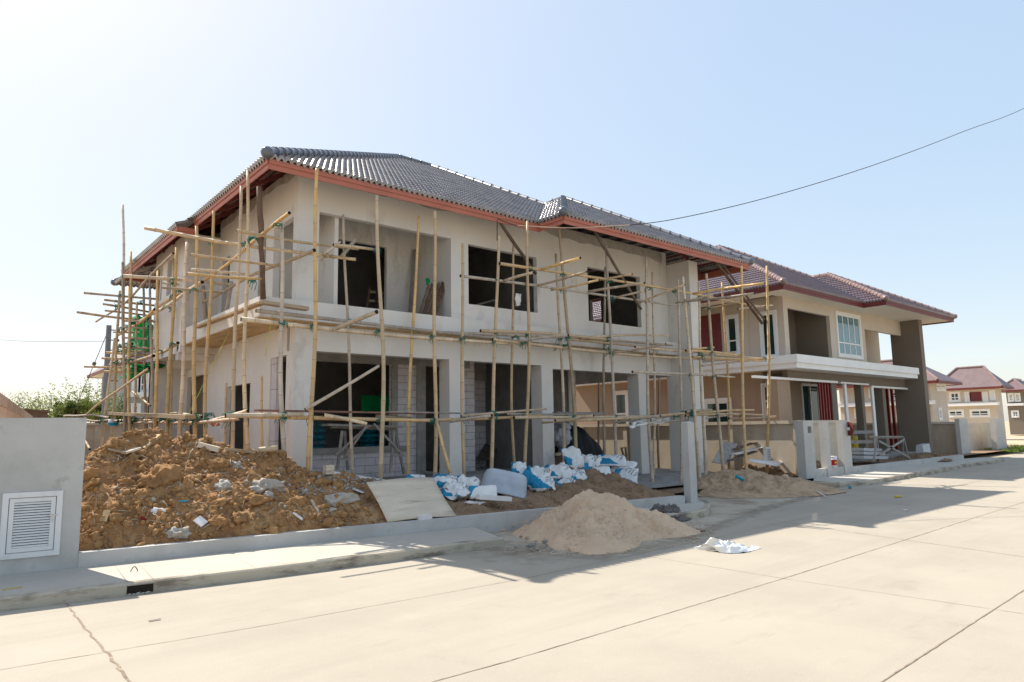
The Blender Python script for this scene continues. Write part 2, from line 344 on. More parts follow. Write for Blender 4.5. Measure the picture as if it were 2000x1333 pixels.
# ---------------------------------------------------------------- roofs
def tiled(name, O, u, s, L, S, clips, mat, parent, period=.146, course=.34, nw=7, amp=.036, lift=.058):
    """wavy roof tiles: one tilted strip per course, clipped to the roof outline"""
    O, u, s = Vector(O), Vector(u).normalized(), Vector(s).normalized(); n = u.cross(s).normalized()
    if n.z < 0: n = -n
    bm = bmesh.new(); N = int(L/period*nw)+1; nc = int(S/course)+1
    for c in range(nc):
        rows = []
        for (t, h) in ((c*course-.012, -.012), (c*course-.012, lift), (c*course+course*.5, lift*.55), ((c+1)*course, 0)):
            row = []
            for i in range(N+1):
                a = i*period/nw; wv = math.cos(2*math.pi*a/period); wv = amp*(abs(wv)**.8*(1 if wv > 0 else -1))
                row.append(bm.verts.new(O+u*a+s*t+n*(h+wv)))
            rows.append(row)
        for r in range(3):
            for i in range(N):
                f = bm.faces.new((rows[r][i], rows[r][i+1], rows[r+1][i+1], rows[r+1][i])); f.smooth = r > 0
    for co, no in clips:   # keep the side the normal points to
        g = bm.verts[:]+bm.edges[:]+bm.faces[:]
        bmesh.ops.bisect_plane(bm, geom=g, plane_co=Vector(co), plane_no=Vector(no), clear_inner=True)
    off = wloc(parent)
    bmesh.ops.translate(bm, verts=bm.verts, vec=-off)
    me = bpy.data.meshes.new(name); bm.to_mesh(me); bm.free(); me.materials.append(mat)
    o = bpy.data.objects.new(name, me); C.objects.link(o); o.parent = parent; return o
def caps(name, pts, mat, parent, r=.115, seg=.36, startcap=True):
    mb = MB()
    for a, b in zip(pts, pts[1:]):
        a, b = Vector(a), Vector(b); L = (b-a).length; d = (b-a)/L; k = max(1, int(L/seg)); st = L/k
        for i in range(k):
            p = a+d*(i*st); q = a+d*((i+1)*st+.04)
            mb.tube([p, p+d*.05, p+d*.055, q], [r*1.16, r*1.16, r*1.02, r*.98], 10)
    if startcap: icos(mb, Vector(pts[0]), r*1.2, 2, rough=0)
    return mb.build(name, mat, parent, True)
K = .57
def hip_roof(par, D, tm, cm, fm, under, detail=True):
    """the roof of this house type: hipped, with a forward and a sideward projection; D shifts it along the street"""
    z0 = 7.74; x0, x1, y0 = 5.0+D, 21.9+D, 13.65; yb = 29.15; px, py = 12.65+D, 12.65; lx, ly, le, zl = 4.6+D, 18.9, 25.6, 7.47
    t = 7.75; zr = z0+K*t; sl = math.sqrt(1+K*K); nw = 7 if detail else 5
    S = t*sl+.4
    fr = tiled('roof_tiles', (x0-.05, y0-.06, z0-.035), (1, 0, 0), (0, 1, K), 17.2, S, [((x0, y0, 0), (1, -1, 0)), ((x1, y0, 0), (-1, -1, 0)), ((px, y0, 0), (-1, 1, 0)), ((0, y0+t, 0), (0, -1, 0))], tm, par, nw=nw)
    tiled('roof_tiles', (px-.05, py-.06, z0-.035), (1, 0, 0), (0, 1, K), 9.4, 4.8*sl, [((px, py, 0), (1, -1, 0)), ((x1, py, 0), (-1, -1, 0))], tm, par, nw=nw)
    tiled('roof_tiles', (px-.06, py-.05, z0-.035), (0, 1, 0), (1, 0, K), 9, 4.7*sl, [((px, py, 0), (-1, 1, 0)), ((px, y0, 0), (1, -1, 0)), ((px+4.62, 0, 0), (-1, 0, 0))], tm, par, nw=nw)
    # left slope, its projection, right and back slopes (coarser)
    tiled('roof_tiles', (x0-.06, y0-.05, z0-.035), (0, 1, 0), (1, 0, K), 15.5, S, [((x0, y0, 0), (-1, 1, 0)), ((x0, yb, 0), (-1, -1, 0)), ((x0+t, 0, 0), (-1, 0, 0))], tm, par, nw=5)
    tiled('roof_tiles', (lx-.06, ly-.05, zl-.035), (0, 1, 0), (1, 0, K), le-ly+.1, .75, [((lx, ly-.05, 0), (0, 1, 0))], tm, par, nw=6)
    tiled('roof_tiles', (x1+.06, py-.05, z0-.035), (0, 1, 0), (-1, 0, K), 16.6, 4.62*sl, [((x1, py, 0), (1, 1, 0)), ((x1, yb, 0), (1, -1, 0)), ((x1-4.62, 0, 0), (1, 0, 0))], tm, par, nw=4)
    tiled('roof_tiles', (x1+.06, py-.05, z0-.035), (0, 1, 0), (-1, 0, K), 16.6, S, [((x1, y0, 0), (1, 1, 0)), ((x1, yb, 0), (1, -1, 0)), ((x1-4.62, 0, 0), (-1, 0, 0)), ((x1-t, 0, 0), (1, 0, 0))], tm, par, nw=4)
    tiled('roof_tiles', (x0-.05, yb+.06, z0-.035), (1, 0, 0), (0, -1, K), 17.2, S, [((x0, yb, 0), (1, 1, 0)), ((x1, yb, 0), (-1, 1, 0)), ((0, yb-t, 0), (0, 1, 0))], tm, par, nw=4)
    e = .05
    caps('hip_cap', [(x0-.06, y0-.06, z0+e), (x0+t, y0+t, zr+e)], cm, par)
    caps('ridge_cap', [(x0+t, y0+t, zr+e), (x1-t, y0+t, zr+e)], cm, par, startcap=False)
    caps('hip_cap', [(px-.06, py-.06, z0+e), (px+4.62, py+4.62, z0+K*4.62+e)], cm, par)
    caps('hip_cap', [(x1+.06, py-.06, z0+e), (px+4.62, py+4.62, z0+K*4.62+e)], cm, par)
    caps('hip_cap', [(x1-4.6, y0+4.6, z0+K*4.6+e), (x1-t, y0+t, zr+e)], cm, par, startcap=False)
    caps('hip_cap', [(x0-.06, yb+.06, z0+e), (x0+t, yb-t, zr+e)], cm, par)
    caps('ridge_cap', [(px+4.62, py+4.62, z0+K*4.62+e), (px+4.62, y0+4.62, z0+K*4.62+e)], cm, par, startcap=False)
    # fascia boards along every eave
    mb = MB()
    path = [(x0+1.5, le, zl), (lx, le, zl), (lx, ly, zl), (x0, ly, zl), (x0, ly+.03, z0), (x0, y0, z0), (px, y0, z0), (px, py, z0), (x1, py, z0), (x1, yb, z0)]
    for (ax, ay, az), (bx, by, bz) in zip(path, path[1:]):
        if az != bz: continue
        dx, dy = (bx-ax), (by-ay); q = math.hypot(dx, dy); dx /= q; dy /= q
        nx, ny = (dy, -dx)
        for (o, z_a, z_b, th) in ((0, az-.27, az-.055, .025), (.026, az-.155, az-.05, .018)):
            A = (ax+nx*o, ay+ny*o); B = (bx+nx*o, by+ny*o)
            mb.hexa([(A[0]-nx*th/2, A[1]-ny*th/2, z_a), (B[0]-nx*th/2, B[1]-ny*th/2, z_a), (B[0]+nx*th/2, B[1]+ny*th/2, z_a), (A[0]+nx*th/2, A[1]+ny*th/2, z_a),
                     (A[0]-nx*th/2, A[1]-ny*th/2, z_b), (B[0]-nx*th/2, B[1]-ny*th/2, z_b), (B[0]+nx*th/2, B[1]+ny*th/2, z_b), (A[0]+nx*th/2, A[1]+ny*th/2, z_b)])
    mb.build('fascia', fm, par)
    if under:       # open soffit: steel purlins and rafters under the tiles, pale tile undersides between
        def stick(nm, A, B, w_, h_): MB().bar(A, B, w_, h_).build(nm, MT['purlin'], par)
        for k in range(5):
            d = .12+k*.34; z = z0+K*d-.1
            stick('purlin', (x0+d+.05, y0+d, z), (px+d-.05, y0+d, z), .045, .06); stick('purlin', (px+d+.05, py+d, z), (x1-d-.05, py+d, z), .045, .06)
            stick('purlin', (x0+d, y0+d, z), (x0+d, le, z), .045, .06); stick('purlin', (x1-d, py+d, z), (x1-d, 22, z), .045, .06); stick('purlin', (px+d, py+d+.05, z), (px+d, y0+d, z), .045, .06)
        q = 1.7
        for x in [x0+1.9+k*1.25 for k in range(12)]:
            if abs(x-px) < 1: continue
            yy = y0 if x < px else py
            stick('rafter', (x, yy+.03, z0-.17), (x, yy+q, z0+K*q-.17), .06, .09)
        for y in [y0+1.9+k*1.15 for k in range(9)]: stick('rafter', (x0+.03, y, z0-.17), (x0+q, y, z0+K*q-.17), .06, .09)
        for y in [py+1.9+k*1.15 for k in range(4)]: stick('rafter', (x1-.03, y, z0-.17), (x1-q, y, z0+K*q-.17), .06, .09)
        for A, B in (((x0, y0), (1, 1)), ((px, py), (1, 1)), ((x1, py), (-1, 1))): stick('hip_rafter', (A[0]+B[0]*.05, A[1]+.05, z0-.16), (A[0]+B[0]*q, A[1]+q, z0+K*q-.16), .07, .1)
    else:           # boxed cream soffit
        mb = MB(); zs = z0-.2
        ov = 1.05
        mb.box(x0+.02, px, y0+.02, y0+ov+.1, zs, zs+.03); mb.box(px+.02, x1-.02, py+.02, y0+ov+.1, zs+.002, zs+.032); mb.box(x0+.02, x0+ov+.2, y0+ov+.1, ly, zs+.001, zs+.031)
        mb.box(lx+.02, x0+ov+.2, ly+.02, le-.02, zl-.2, zl-.17); mb.box(x1-1.9, x1-.02, y0+ov+.1, yb-.1, zs, zs+.03)
        mb.build('soffit', MT['cream'], par)

def window_unit(par, name, plane, c, a0, a1, z0, z1, cols, rows, fm, gm, fw=.07, surround=.0, sill=False, out=.03):
    """window or sliding door on a wall face: frame bars + one pane mesh; cols/rows are fractions of the bars"""
    def bx(mb, p, q, r, t, o0, o1):
        if plane == 'y': mb.box(p, q, c-o1, c-o0, r, t)
        else: mb.box(c-o1, c-o0, p, q, r, t)
    mb = MB(); sw = surround
    if sw:
        bx(mb, a0-sw, a0-.001, z0-sw, z1+sw, -.02, out+.03); bx(mb, a1+.001, a1+sw, z0-sw, z1+sw, -.02, out+.03)
        bx(mb, a0, a1, z1+.001, z1+sw, -.02, out+.028); bx(mb, a0, a1, z0-sw, z0-.001, -.02, out+.028)
    bx(mb, a0, a0+fw, z0, z1, -.04, out); bx(mb, a1-fw, a1, z0, z1, -.04, out)
    bx(mb, a0+fw, a1-fw, z0, z0+fw, -.04, out-.002); bx(mb, a0+fw, a1-fw, z1-fw, z1, -.04, out-.002)
    for f, r0, r1 in cols:
        m = a0+(a1-a0)*f; bx(mb, m-fw*.45, m+fw*.45, z0+fw+(z1-z0)*r0, z0+(z1-z0)*r1-fw*.5, -.035, out-.006)
    for f in rows:
        m = z0+(z1-z0)*f; bx(mb, a0+fw, a1-fw, m-fw*.45, m+fw*.45, -.037, out-.004)
    if sill: bx(mb, a0-sw-.05, a1+sw+.05, z0-sw-.06, z0-sw, -.02, out+.07)
    fr = mb.build(name, fm, par)
    g = MB(); bx(g, a0+fw*.5, a1-fw*.5, z0+fw*.5, z1-fw*.5, .003, .010)
    g.build('pane', gm, fr); return fr
def pxr(u0, u1, v0, v1, **pl):
    """rectangle on a wall plane from photo pixels: (a0, a1, z0, z1)"""
    um, vm = (u0+u1)/2, (v0+v1)/2
    a = P(u0, vm, **pl); b = P(u1, vm, **pl); c = P(um, v0, **pl); d = P(um, v1, **pl)
    if 'y' in pl: return (min(a.x, b.x), max(a.x, b.x), d.z, c.z)
    return (min(a.y, b.y), max(a.y, b.y), d.z, c.z)

# ================================================================ setting
def ground_px(us, z): return [P(u, v, z=z) for u, v in us]
mb = MB(); S_ = 1500
mb.quad((-S_, -S_, -.03), (S_, -S_, -.03), (S_, S_, -.03), (-S_, S_, -.03)); kind(mb.build('ground', MT['ground']), 'structure')
mb = MB(); mb.quad((-40, -7, 0), (140, -7, 0), (140, 11.6, 0), (-40, 11.6, 0)); kind(mb.build('road', MT['road']), 'structure')
# house plots: earth above the road level, behind the pavement
def lowwall_y(x): return 11.60-(x-1.71)*.1372      # front line of the low plot wall (runs very slightly off the facade)
mb = MB()
mb.poly([(-14, lowwall_y(-14)+.1, .22), (13.9, lowwall_y(13.9)+.1, .22), (14.6, 11.3, .2), (20.5, 12.2, .16), (24, 11.9, .2), (24, 34, .22), (-14, 34, .22)])
mb.poly([(24.002, 11.9, .2), (60, 12.6, .2), (60, 34, .2), (24.002, 34, .22)])
kind(mb.build('yard_ground', MT['soil_wet']), 'structure')
# pavements with kerbs
def pavement(kerb_line, back_line, z, kname='pavement', top='pave'):
    mb = MB(); n = len(kerb_line)
    for i in range(n-1):
        a, b = Vector(kerb_line[i]), Vector(kerb_line[i+1]); c, d = Vector(back_line[i+1]), Vector(back_line[i])
        nrm = Vector((b.y-a.y, a.x-b.x, 0)).normalized(); kt = nrm*-.13
        bev = nrm*-.02
        mb.quad((a.x, a.y, -.02), (b.x, b.y, -.02), (b.x, b.y, z-.02), (a.x, a.y, z-.02), 1)
        mb.quad((a.x, a.y, z-.02), (b.x, b.y, z-.02), (b.x+bev.x, b.y+bev.y, z), (a.x+bev.x, a.y+bev.y, z), 1)
        mb.quad((a.x+bev.x, a.y+bev.y, z), (b.x+bev.x, b.y+bev.y, z), (b.x+kt.x, b.y+kt.y, z), (a.x+kt.x, a.y+kt.y, z), 1)
        mb.quad((a.x+kt.x, a.y+kt.y, z-.005), (b.x+kt.x, b.y+kt.y, z-.005), (c.x, c.y, z-.005), (d.x, d.y, z-.005), 0)
    for (p, q) in ((kerb_line[0], back_line[0]), (kerb_line[-1], back_line[-1])):
        mb.quad((p[0], p[1], -.02), (q[0], q[1], -.02), (q[0], q[1], z-.005), (p[0], p[1], z-.005), 1)
    return kind(mb.build(kname, [MT[top], MT['kerb']]), 'structure')
kA, kB = P(0, 1195, z=0), P(500, 1133, z=0); kC = P(985, 1068, z=0)
kd = (kB-kA).normalized()
kl = [kA-kd*14, kA-kd*.0]
inl0, inl1 = P(247, 1164, z=0), P(299, 1158, z=0)
kl = [kA-kd*14, kA, inl0, inl1, kB, P(750, 1100, z=0), kC]
bl = [Vector((p.x+.15, lowwall_y(p.x)+.08, 0)) for p in kl]
bl[-1] = Vector((kC.x+.5, lowwall_y(kC.x)+.08, 0))
pavement(kl, bl, .15, top='pave_print')
# gully inlet in the kerb face
gi = thing('drain_inlet', 'dark rectangular drain opening in the face of the near kerb', 'drain', inl0)
nrm = Vector((kd.y, -kd.x, 0))
mb = MB(); q = nrm*.006; mb.quad(inl0+q+Vector((0, 0, .015)), inl1+q+Vector((0, 0, .015)), inl1+q+Vector((0, 0, .115)), inl0+q+Vector((0, 0, .115)))
mb.build('opening', MT['dark'], gi)  # flat patch on the kerb; the inlet's shade is painted, no hole
mb = MB()
for k in range(5): icos(mb, inl0.lerp(inl1, .1+.17*k)+nrm*.02+Vector((0, 0, .012)), random.uniform(.012, .026), 2, (1.4, .7, .8), .5, k*3)
mb.build('litter', MT['rubble'], gi)
# rounded pavement end in front of the plot corner post, driveway mouth, far pavement
nz_ = [Vector((x, y, 0)) for x, y in ((10.7, 9.32), (11.3, 9.24), (11.8, 9.12), (12.2, 8.92), (12.55, 8.86), (12.95, 8.9), (13.4, 9.06), (13.8, 9.3), (14.2, 9.56), (14.55, 9.85), (14.8, 10.15), (15.0, 10.5))]
nb_ = [Vector((x, y, 0)) for x, y in ((10.7, 10.44), (11.3, 10.36), (11.8, 10.29), (12.1, 10.25), (12.4, 10.21), (12.7, 10.17), (13.0, 10.12), (13.3, 10.08), (13.6, 10.05), (13.9, 10.2), (14.1, 10.4), (14.2, 10.6))]
pavement(nz_, nb_, .17)
fk = [P(u, v, z=0) for u, v in ((1548, 928), (1556, 942), (1580, 950), (1640, 953), (1700, 948), (1750, 939), (1800, 930), (1850, 921), (1900, 911), (1945, 905), (1962, 901))]
fb = [Vector((p.x+d, y, 0)) for p, (d, y) in zip(fk, ((.4, 11.62), (.7, 11.62), (.6, 11.62), (.4, 11.62), (.3, 11.62), (.3, 11.6), (.3, 11.6), (.4, 11.6), (.5, 11.6), (.6, 11.6), (.3, 11.4)))]
pavement(fk, fb, .15)
mb = MB()
dm = [P(u, v, z=.012) for u, v in ((940, 1098), (1030, 1106), (1120, 1100), (1210, 1092), (1300, 1078), (1370, 1056), (1430, 1030), (1500, 1000), (1560, 982), (1620, 966), (1660, 958))]
dm += [Vector((24.5, 12.0, .012)), Vector((20.5, 12.4, .012)), Vector((13.5, 10.9, .012)), Vector((6.2, 10.6, .012))]
dc = Vector((12.8, 9.9, .012)); nr = 14; fade = []
for i in range(nr+1):
    for p in dm: mb.v.append(dc.lerp(p, i/nr)); fade.append(min(1, (1-i/nr)*2.6))
for i in range(nr):
    for j in range(len(dm)): a, b = i*len(dm)+j, i*len(dm)+(j+1) % len(dm); mb.f.append((a, a+len(dm), b+len(dm), b)); mb.mi.append(0)
du = kind(mb.build('driveway_dust', MT['dust']), 'structure')
at = du.data.attributes.new('fade', 'FLOAT', 'POINT'); at.data.foreach_set('value', fade)
# road joints
def joint(pts, wd, jag=.006, ext=0):
    pts = [P(u, v, z=.004) for u, v in pts]
    if ext: pts.append(pts[-1]+(pts[-1]-pts[-2]).normalized()*ext)
    mb = MB(); prev = None
    for a, b in zip(pts, pts[1:]):
        n = max(2, int((b-a).length/.12)); d = (b-a).normalized(); sd = Vector((-d.y, d.x, 0))
        for k in range(n+1):
            p = a.lerp(b, k/n)+sd*random.uniform(-jag, jag); ww = wd*random.uniform(.55, 1.1)*.5
            cur = (p-sd*ww, p+sd*ww)
            if prev: mb.quad(prev[0], cur[0], cur[1], prev[1])
            prev = cur
    kind(mb.build('road_joint', MT['joint']), 'structure')
joint([(-60, 1318), (0, 1308), (500, 1224.7), (1030, 1129), (1300, 1071)], .010, .004, 40)
joint([(700, 1373), (840, 1333), (1000, 1289), (1530, 1130), (1995, 982.5)], .013, .003, 60)
joint([(1650, 1376), (1720, 1333), (2000, 1152.5)], .015, .003, 20)
joint([(128, 1176), (150, 1206), (180, 1243), (205, 1270), (232, 1304), (261, 1336), (285, 1368)], .028, .014)
joint([(1170, 1071), (1270, 1087.5), (1530, 1130), (1995, 1198), (2150, 1220)], .009, .005)
joint([(1420, 1003), (1575, 1027), (1995, 1087), (2150, 1108)], .014, .004)
joint([(1640, 955), (1905, 976), (2100, 990)], .02, .004)

# boundary wall at the near left, with a vent door
bw_loc = Vector((0, lowwall_y(0), 0))
bwall = thing('boundary_wall', 'rendered grey boundary wall with a white louvred vent door at the near left', 'wall', bw_loc)
xe = P(153, 1080, z=.35).x; dl = Vector((1, -.1372, 0)).normalized(); nl = Vector((dl.y, -dl.x, 0))    # nl towards the street
def onwall(s, o, z):   # s metres left of the wall's end, o out of its face
    p = Vector((xe, lowwall_y(xe), 0))-dl*s+nl*o; return Vector((p.x, p.y, z))
ztop = P(164, 816, y=lowwall_y(xe)).z
mb = MB(); mb.hexa([onwall(0, 0, -.05), onwall(9, 0, -.05), onwall(9, -.16, -.05), onwall(0, -.16, -.05), onwall(0, 0, ztop), onwall(9, 0, ztop), onwall(9, -.16, ztop), onwall(0, -.16, ztop)])
mb.build('wall_panel', MT['wall_grey'], bwall)
def walls_px(u, v, o=0.):   # photo pixel -> (s, z) on the wall face
    d = ray(u, v); p0 = Vector((xe, lowwall_y(xe), 0)); t = (p0-EYE).dot(nl)/d.dot(nl); p = EYE+d*t
    return -(p-p0).dot(dl), p.z
s0, za = walls_px(124, 958); s1, zb = walls_px(0, 1092); s1 = s1+.02; zb = (walls_px(118, 1085)[1]+zb)/2
vd = MB()
def vbox(mb, sa, sb, z_a, z_b, o0, o1, mi=0): mb.hexa([onwall(sa, o0, z_a), onwall(sb, o0, z_a), onwall(sb, o1, z_a), onwall(sa, o1, z_a), onwall(sa, o0, z_b), onwall(sb, o0, z_b), onwall(sb, o1, z_b), onwall(sa, o1, z_b)], mi)
fwd = .07
vbox(vd, s0, s0+fwd, zb, za, .0, .03); vbox(vd, s1-fwd, s1, zb, za, 0, .03); vbox(vd, s0+fwd, s1-fwd, za-fwd, za, 0, .028); vbox(vd, s0+fwd, s1-fwd, zb, zb+fwd, 0, .028)
door = vd.build('vent_door', MT['vent'], bwall)
vd = MB(); i0, i1, j0, j1 = s0+fwd+.01, s1-fwd-.01, zb+fwd+.01, za-fwd-.01
vbox(vd, i0, i0+.055, j0, j1, .004, .02); vbox(vd, i1-.055, i1, j0, j1, .004, .02); vbox(vd, i0+.055, i1-.055, j0, j0+.055, .004, .018); vbox(vd, i0+.055, i1-.055, j1-.055, j1, .004, .018)
vd.build('door_leaf', MT['vent'], door)
vd = MB(); nsl = 17; hh = (j1-j0-.11)/nsl
for k in range(nsl):
    zz = j0+.055+k*hh
    vd.hexa([onwall(i0+.056, .002, zz+hh*.55), onwall(i1-.056, .002, zz+hh*.55), onwall(i1-.056, .016, zz+.003), onwall(i0+.056, .016, zz+.003),
             onwall(i0+.056, .002, zz+hh*.8), onwall(i1-.056, .002, zz+hh*.8), onwall(i1-.056, .016, zz+hh*.25), onwall(i0+.056, .016, zz+hh*.25)])
vd.build('louvre', MT['vent'], door)
vd = MB(); vbox(vd, i0+.056, i1-.056, j0+.056, j1-.056, .0005, .0015); vd.build('vent_shade', MT['dark'], door)  # dark sheet painted as the shade behind the louvres
vd = MB(); zl = walls_px(105, 1006)[1]; vbox(vd, i0-.03, i0+.075, zl-.012, zl+.012, .021, .036); vbox(vd, i0+.02, i0+.032, zl-.10, zl-.04, .021, .03)
vd.build('latch', MT['steel'], door)
# low plot wall and corner post
lw = thing('low_wall', 'low concrete footing wall along the front of the unfinished plot', 'wall', (xe, lowwall_y(xe), 0))
mb = MB(); xp_ = 13.75
def lwp(x, o, z): return Vector((x, lowwall_y(x), z))+nl*o
mb.hexa([lwp(xe+.003, 0, -.05), lwp(xp_, 0, -.05), lwp(xp_, -.15, -.05), lwp(xe+.003, -.15, -.05), lwp(xe+.003, 0, .35), lwp(xp_, 0, .35), lwp(xp_, -.15, .35), lwp(xe+.003, -.15, .35)])
mb.build('footing', MT['wall_grey'], lw)
def post_box(mb, x0, x1, y0, y1, z0, z1, ch=.012):
    mb.box(x0, x1, y0, y1, z0, z1)
gp = thing('gate_post', 'tall square concrete gate post at the corner of the low wall', 'post', (13.95, lowwall_y(13.95), 0))
gy0 = lowwall_y(13.8)-.03; gx0 = P(1346, 900, y=gy0).x; gx1 = P(1359, 900, y=gy0).x; gy1 = P(1333, 900, x=gx0).y; pz = P(1346, 826, y=gy0).z
mb = MB(); mb.box(gx0, gx1, gy0, gy1, -.05, pz); mb.build('post_shaft', MT['wall_grey'], gp)
mb = MB(); mb.hexa([(gx0+.01, gy0+.01, pz), (gx1-.01, gy0+.01, pz), (gx1-.01, gy1-.01, pz), (gx0+.01, gy1-.01, pz), (gx0+.05, gy0+.05, pz+.03), (gx1-.05, gy0+.05, pz+.03), (gx1-.05, gy1-.05, pz+.03), (gx0+.05, gy1-.05, pz+.03)]); mb.build('post_cap', MT['wall_grey'], gp)
mb = MB(); mb.tube([(gx0+.1, gy0+.12, pz), (gx0+.1, gy0+.12, pz+.15)], .006, 5); mb.build('rebar', MT['purlin'], gp)

# ================================================================ unfinished house
YF, XC = 14.6, 6.05
H = thing('unfinished_house', 'two storey house of bare grey render, roofed but without doors or windows, behind bamboo scaffolding', 'house', (12, YF, .3))
hip_roof(H, 0, MT['tile'], MT['tile_cap'], MT['fascia'], True)
RD, RO = MT['render'], MT['render2']
o2 = pxr(622, 881, 440, 600, y=YF); o2 = (o2[0], o2[1], 4.88, 7.10)
w1 = pxr(915, 1049, 497, 613, y=YF); w1 = (w1[0], w1[1], 5.37, 7.04); w2 = pxr(1149, 1251, 535, 637, y=YF); w2 = (w2[0], w2[1], 5.33, 7.08)
mb = MB(); wall(mb, 'y', YF, .16, XC, 19.73, 4.42, 8.16, [o2, w1, w2])
mb.build('upper_front_wall', RD, H)
# rough unplastered strip under the eave
mb = MB(); xs = [XC+.02+i*.22 for i in range(62)]
for a, b in zip(xs, xs[1:]):
    za_, zb_ = 7.86+.16*fbm(a, 3, 1.1), 7.86+.16*fbm(b, 3, 1.1)
    mb.quad((a, YF-.006, za_), (b, YF-.006, zb_), (b, YF-.006, 8.155), (a, YF-.006, 8.155))
mb.build('rough_wall_head', RO, H)
# left upper wall with its openings (plane x = XC) and the projecting room (plane x = XJ)
XJ, YJ = 5.1, 20.2
ra = pxr(533, 571, 500, 560, x=XC); sl1 = pxr(505, 518, 500, 560, x=XC); sl2 = pxr(433, 447, 540, 600, x=XC)
L_up = [(ra[0], ra[1], 4.88, 6.95), (sl1[0], sl1[1], 4.88, 6.95), (sl2[0], sl2[1], 4.88, 6.95)]
mb = MB(); wall(mb, 'x', XC, .16, YF+.161, YJ, 4.42, 8.14, L_up)
mb.build('upper_side_wall', RD, H)
mb = MB(); ys = [YF+.02+i*.22 for i in range(26)]
for a, b in zip(ys, ys[1:]):
    mb.quad((XC-.006, b, 7.9+.16*fbm(b, 9, 1.1)), (XC-.006, a, 7.9+.16*fbm(a, 9, 1.1)), (XC-.006, a, 8.135), (XC-.006, b, 8.135))
mb.build('rough_wall_head', RO, H)
pj = [pxr(300, 316, 545, 578, x=XJ), pxr(326, 335, 530, 565, x=XJ)]
YE = P(299, 640, x=XJ).y
mb = MB(); wall(mb, 'x', XJ, .16, YJ+.161, YE, 4.25, 7.62, [(h[0], h[1], 6.1, 7.2) for h in pj]); wall(mb, 'y', YJ, .16, XJ, XC+.16, 4.25, 7.66)
mb.box(XJ+.161, XC+3, YJ+.161, YE, 4.25, 4.4); wall(mb, 'y', YE, .16, XJ+.162, XC+4, 4.25, 7.6)
mb.build('projecting_room_wall', RD, H)
# ledge round the first floor
mb = MB(); mb.box(5.12, 19.73, 14.25, YF-.001, 4.44, 4.88); mb.box(5.12, XC-.001, YF, YJ-.001, 4.44, 4.88); led = mb.build('ledge', RD, H)
mb = MB(); mb.box(5.14, 19.72, 14.27, YF-.002, 4.42, 4.439); mb.box(5.14, XC-.002, YF, YJ-.002, 4.42, 4.439); mb.build('ledge_soffit', MT['soffit_board'], led)
# ground floor
cx = lambda u: P(u, 800, y=YF).x
c1a, c1b, c2a, c2b, c3a, c3b = cx(878), cx(907), cx(1059), cx(1081), cx(1249), cx(1268)
z_op = 3.82
mb = MB(); mb.box(XC+.001, c2b, YF, YF+.3, z_op, 4.418); mb.box(c2b+.001, 20.25, YF+.004, YF+.3, 3.74, 4.418); mb.build('front_beam', RD, H)
for a, b in ((XC, cx(612)), (c1a, c1b), (c2a, c2b), (c3a, c3b)):
    m2 = MB(); m2.box(a, b, YF-.004, YF+.46, .2, z_op-.0 if b < 14.5 else 3.74); m2.build('column', RD, H)
# tall fin pillar carrying the porch roof
mb = MB(); mb.box(19.74, 20.25, 13.66, YF+.2, .2, 7.72); mb.build('porch_pillar', RD, H)
mb = MB(); mb.box(20.0, 20.25, YF+.302, 22, 3.74, 4.4); mb.build('porch_beam', RD, H)
# side wall, ground floor
ga = pxr(527, 561, 720, 780, x=XC); gw = pxr(441, 487, 780, 840, x=XC); gd = pxr(364, 402, 760, 840, x=XC)
YL = P(327, 760, x=XC).y
mb = MB(); wall(mb, 'x', XC, .12, YF+.461, 23.4, .2, 4.418, [(ga[0], ga[1], 0.9, 3.75), (gw[0], gw[1], 1.35, 3.25), (gd[0], gd[1], .8, 3.75)])
wall(mb, 'y', 23.4, .2, XJ, XC+.2, .2, 4.249); wall(mb, 'x', XJ, .2, 23.601, YE, .2, 4.249); wall(mb, 'y', YE+.001, .16, XJ, 12, .2, 4.249)
mb.build('ground_side_wall', RD, H)
mb = MB(); mb.box(XJ, XC-.001, YJ+.2, YJ+.45, 4.05, 4.248); mb.build('side_beam', RD, H)
mb = MB(); mb.box(XJ+.3, XC-.001, 22.6, 22.85, 4.0, 4.248); mb.build('side_beam', RD, H)
# blockwork lining visible in the narrow side opening
mb = MB(); mb.box(XC+.03, XC+.118, ga[1]-.32, ga[1]-.002, .9, 3.749); mb.build('block_jamb', MT['blockx'], H)
# floors
mb = MB(); mb.box(XC+.2, c2b, YF+.02, 27.5, .1, .78); mb.build('floor_slab', MT['concrete'], H)
mb = MB(); mb.poly([(c2b+.001, YF-.6, .45), (20.6, YF-.6, .45), (20.6, 24, .45), (c2b+.001, 24, .45)]); mb.quad((c2b, 12.4, .26), (20.3, 12.4, .26), (20.6, YF-.6, .45), (c2b+.001, YF-.6, .45)); mb.build('carport_slab', MT['concrete'], H)
mb = MB(); mb.box(XC+.17, 19.72, YF+.301, 27.3, 4.43, 4.75); mb.build('upper_floor_slab', MT['concrete'], H)
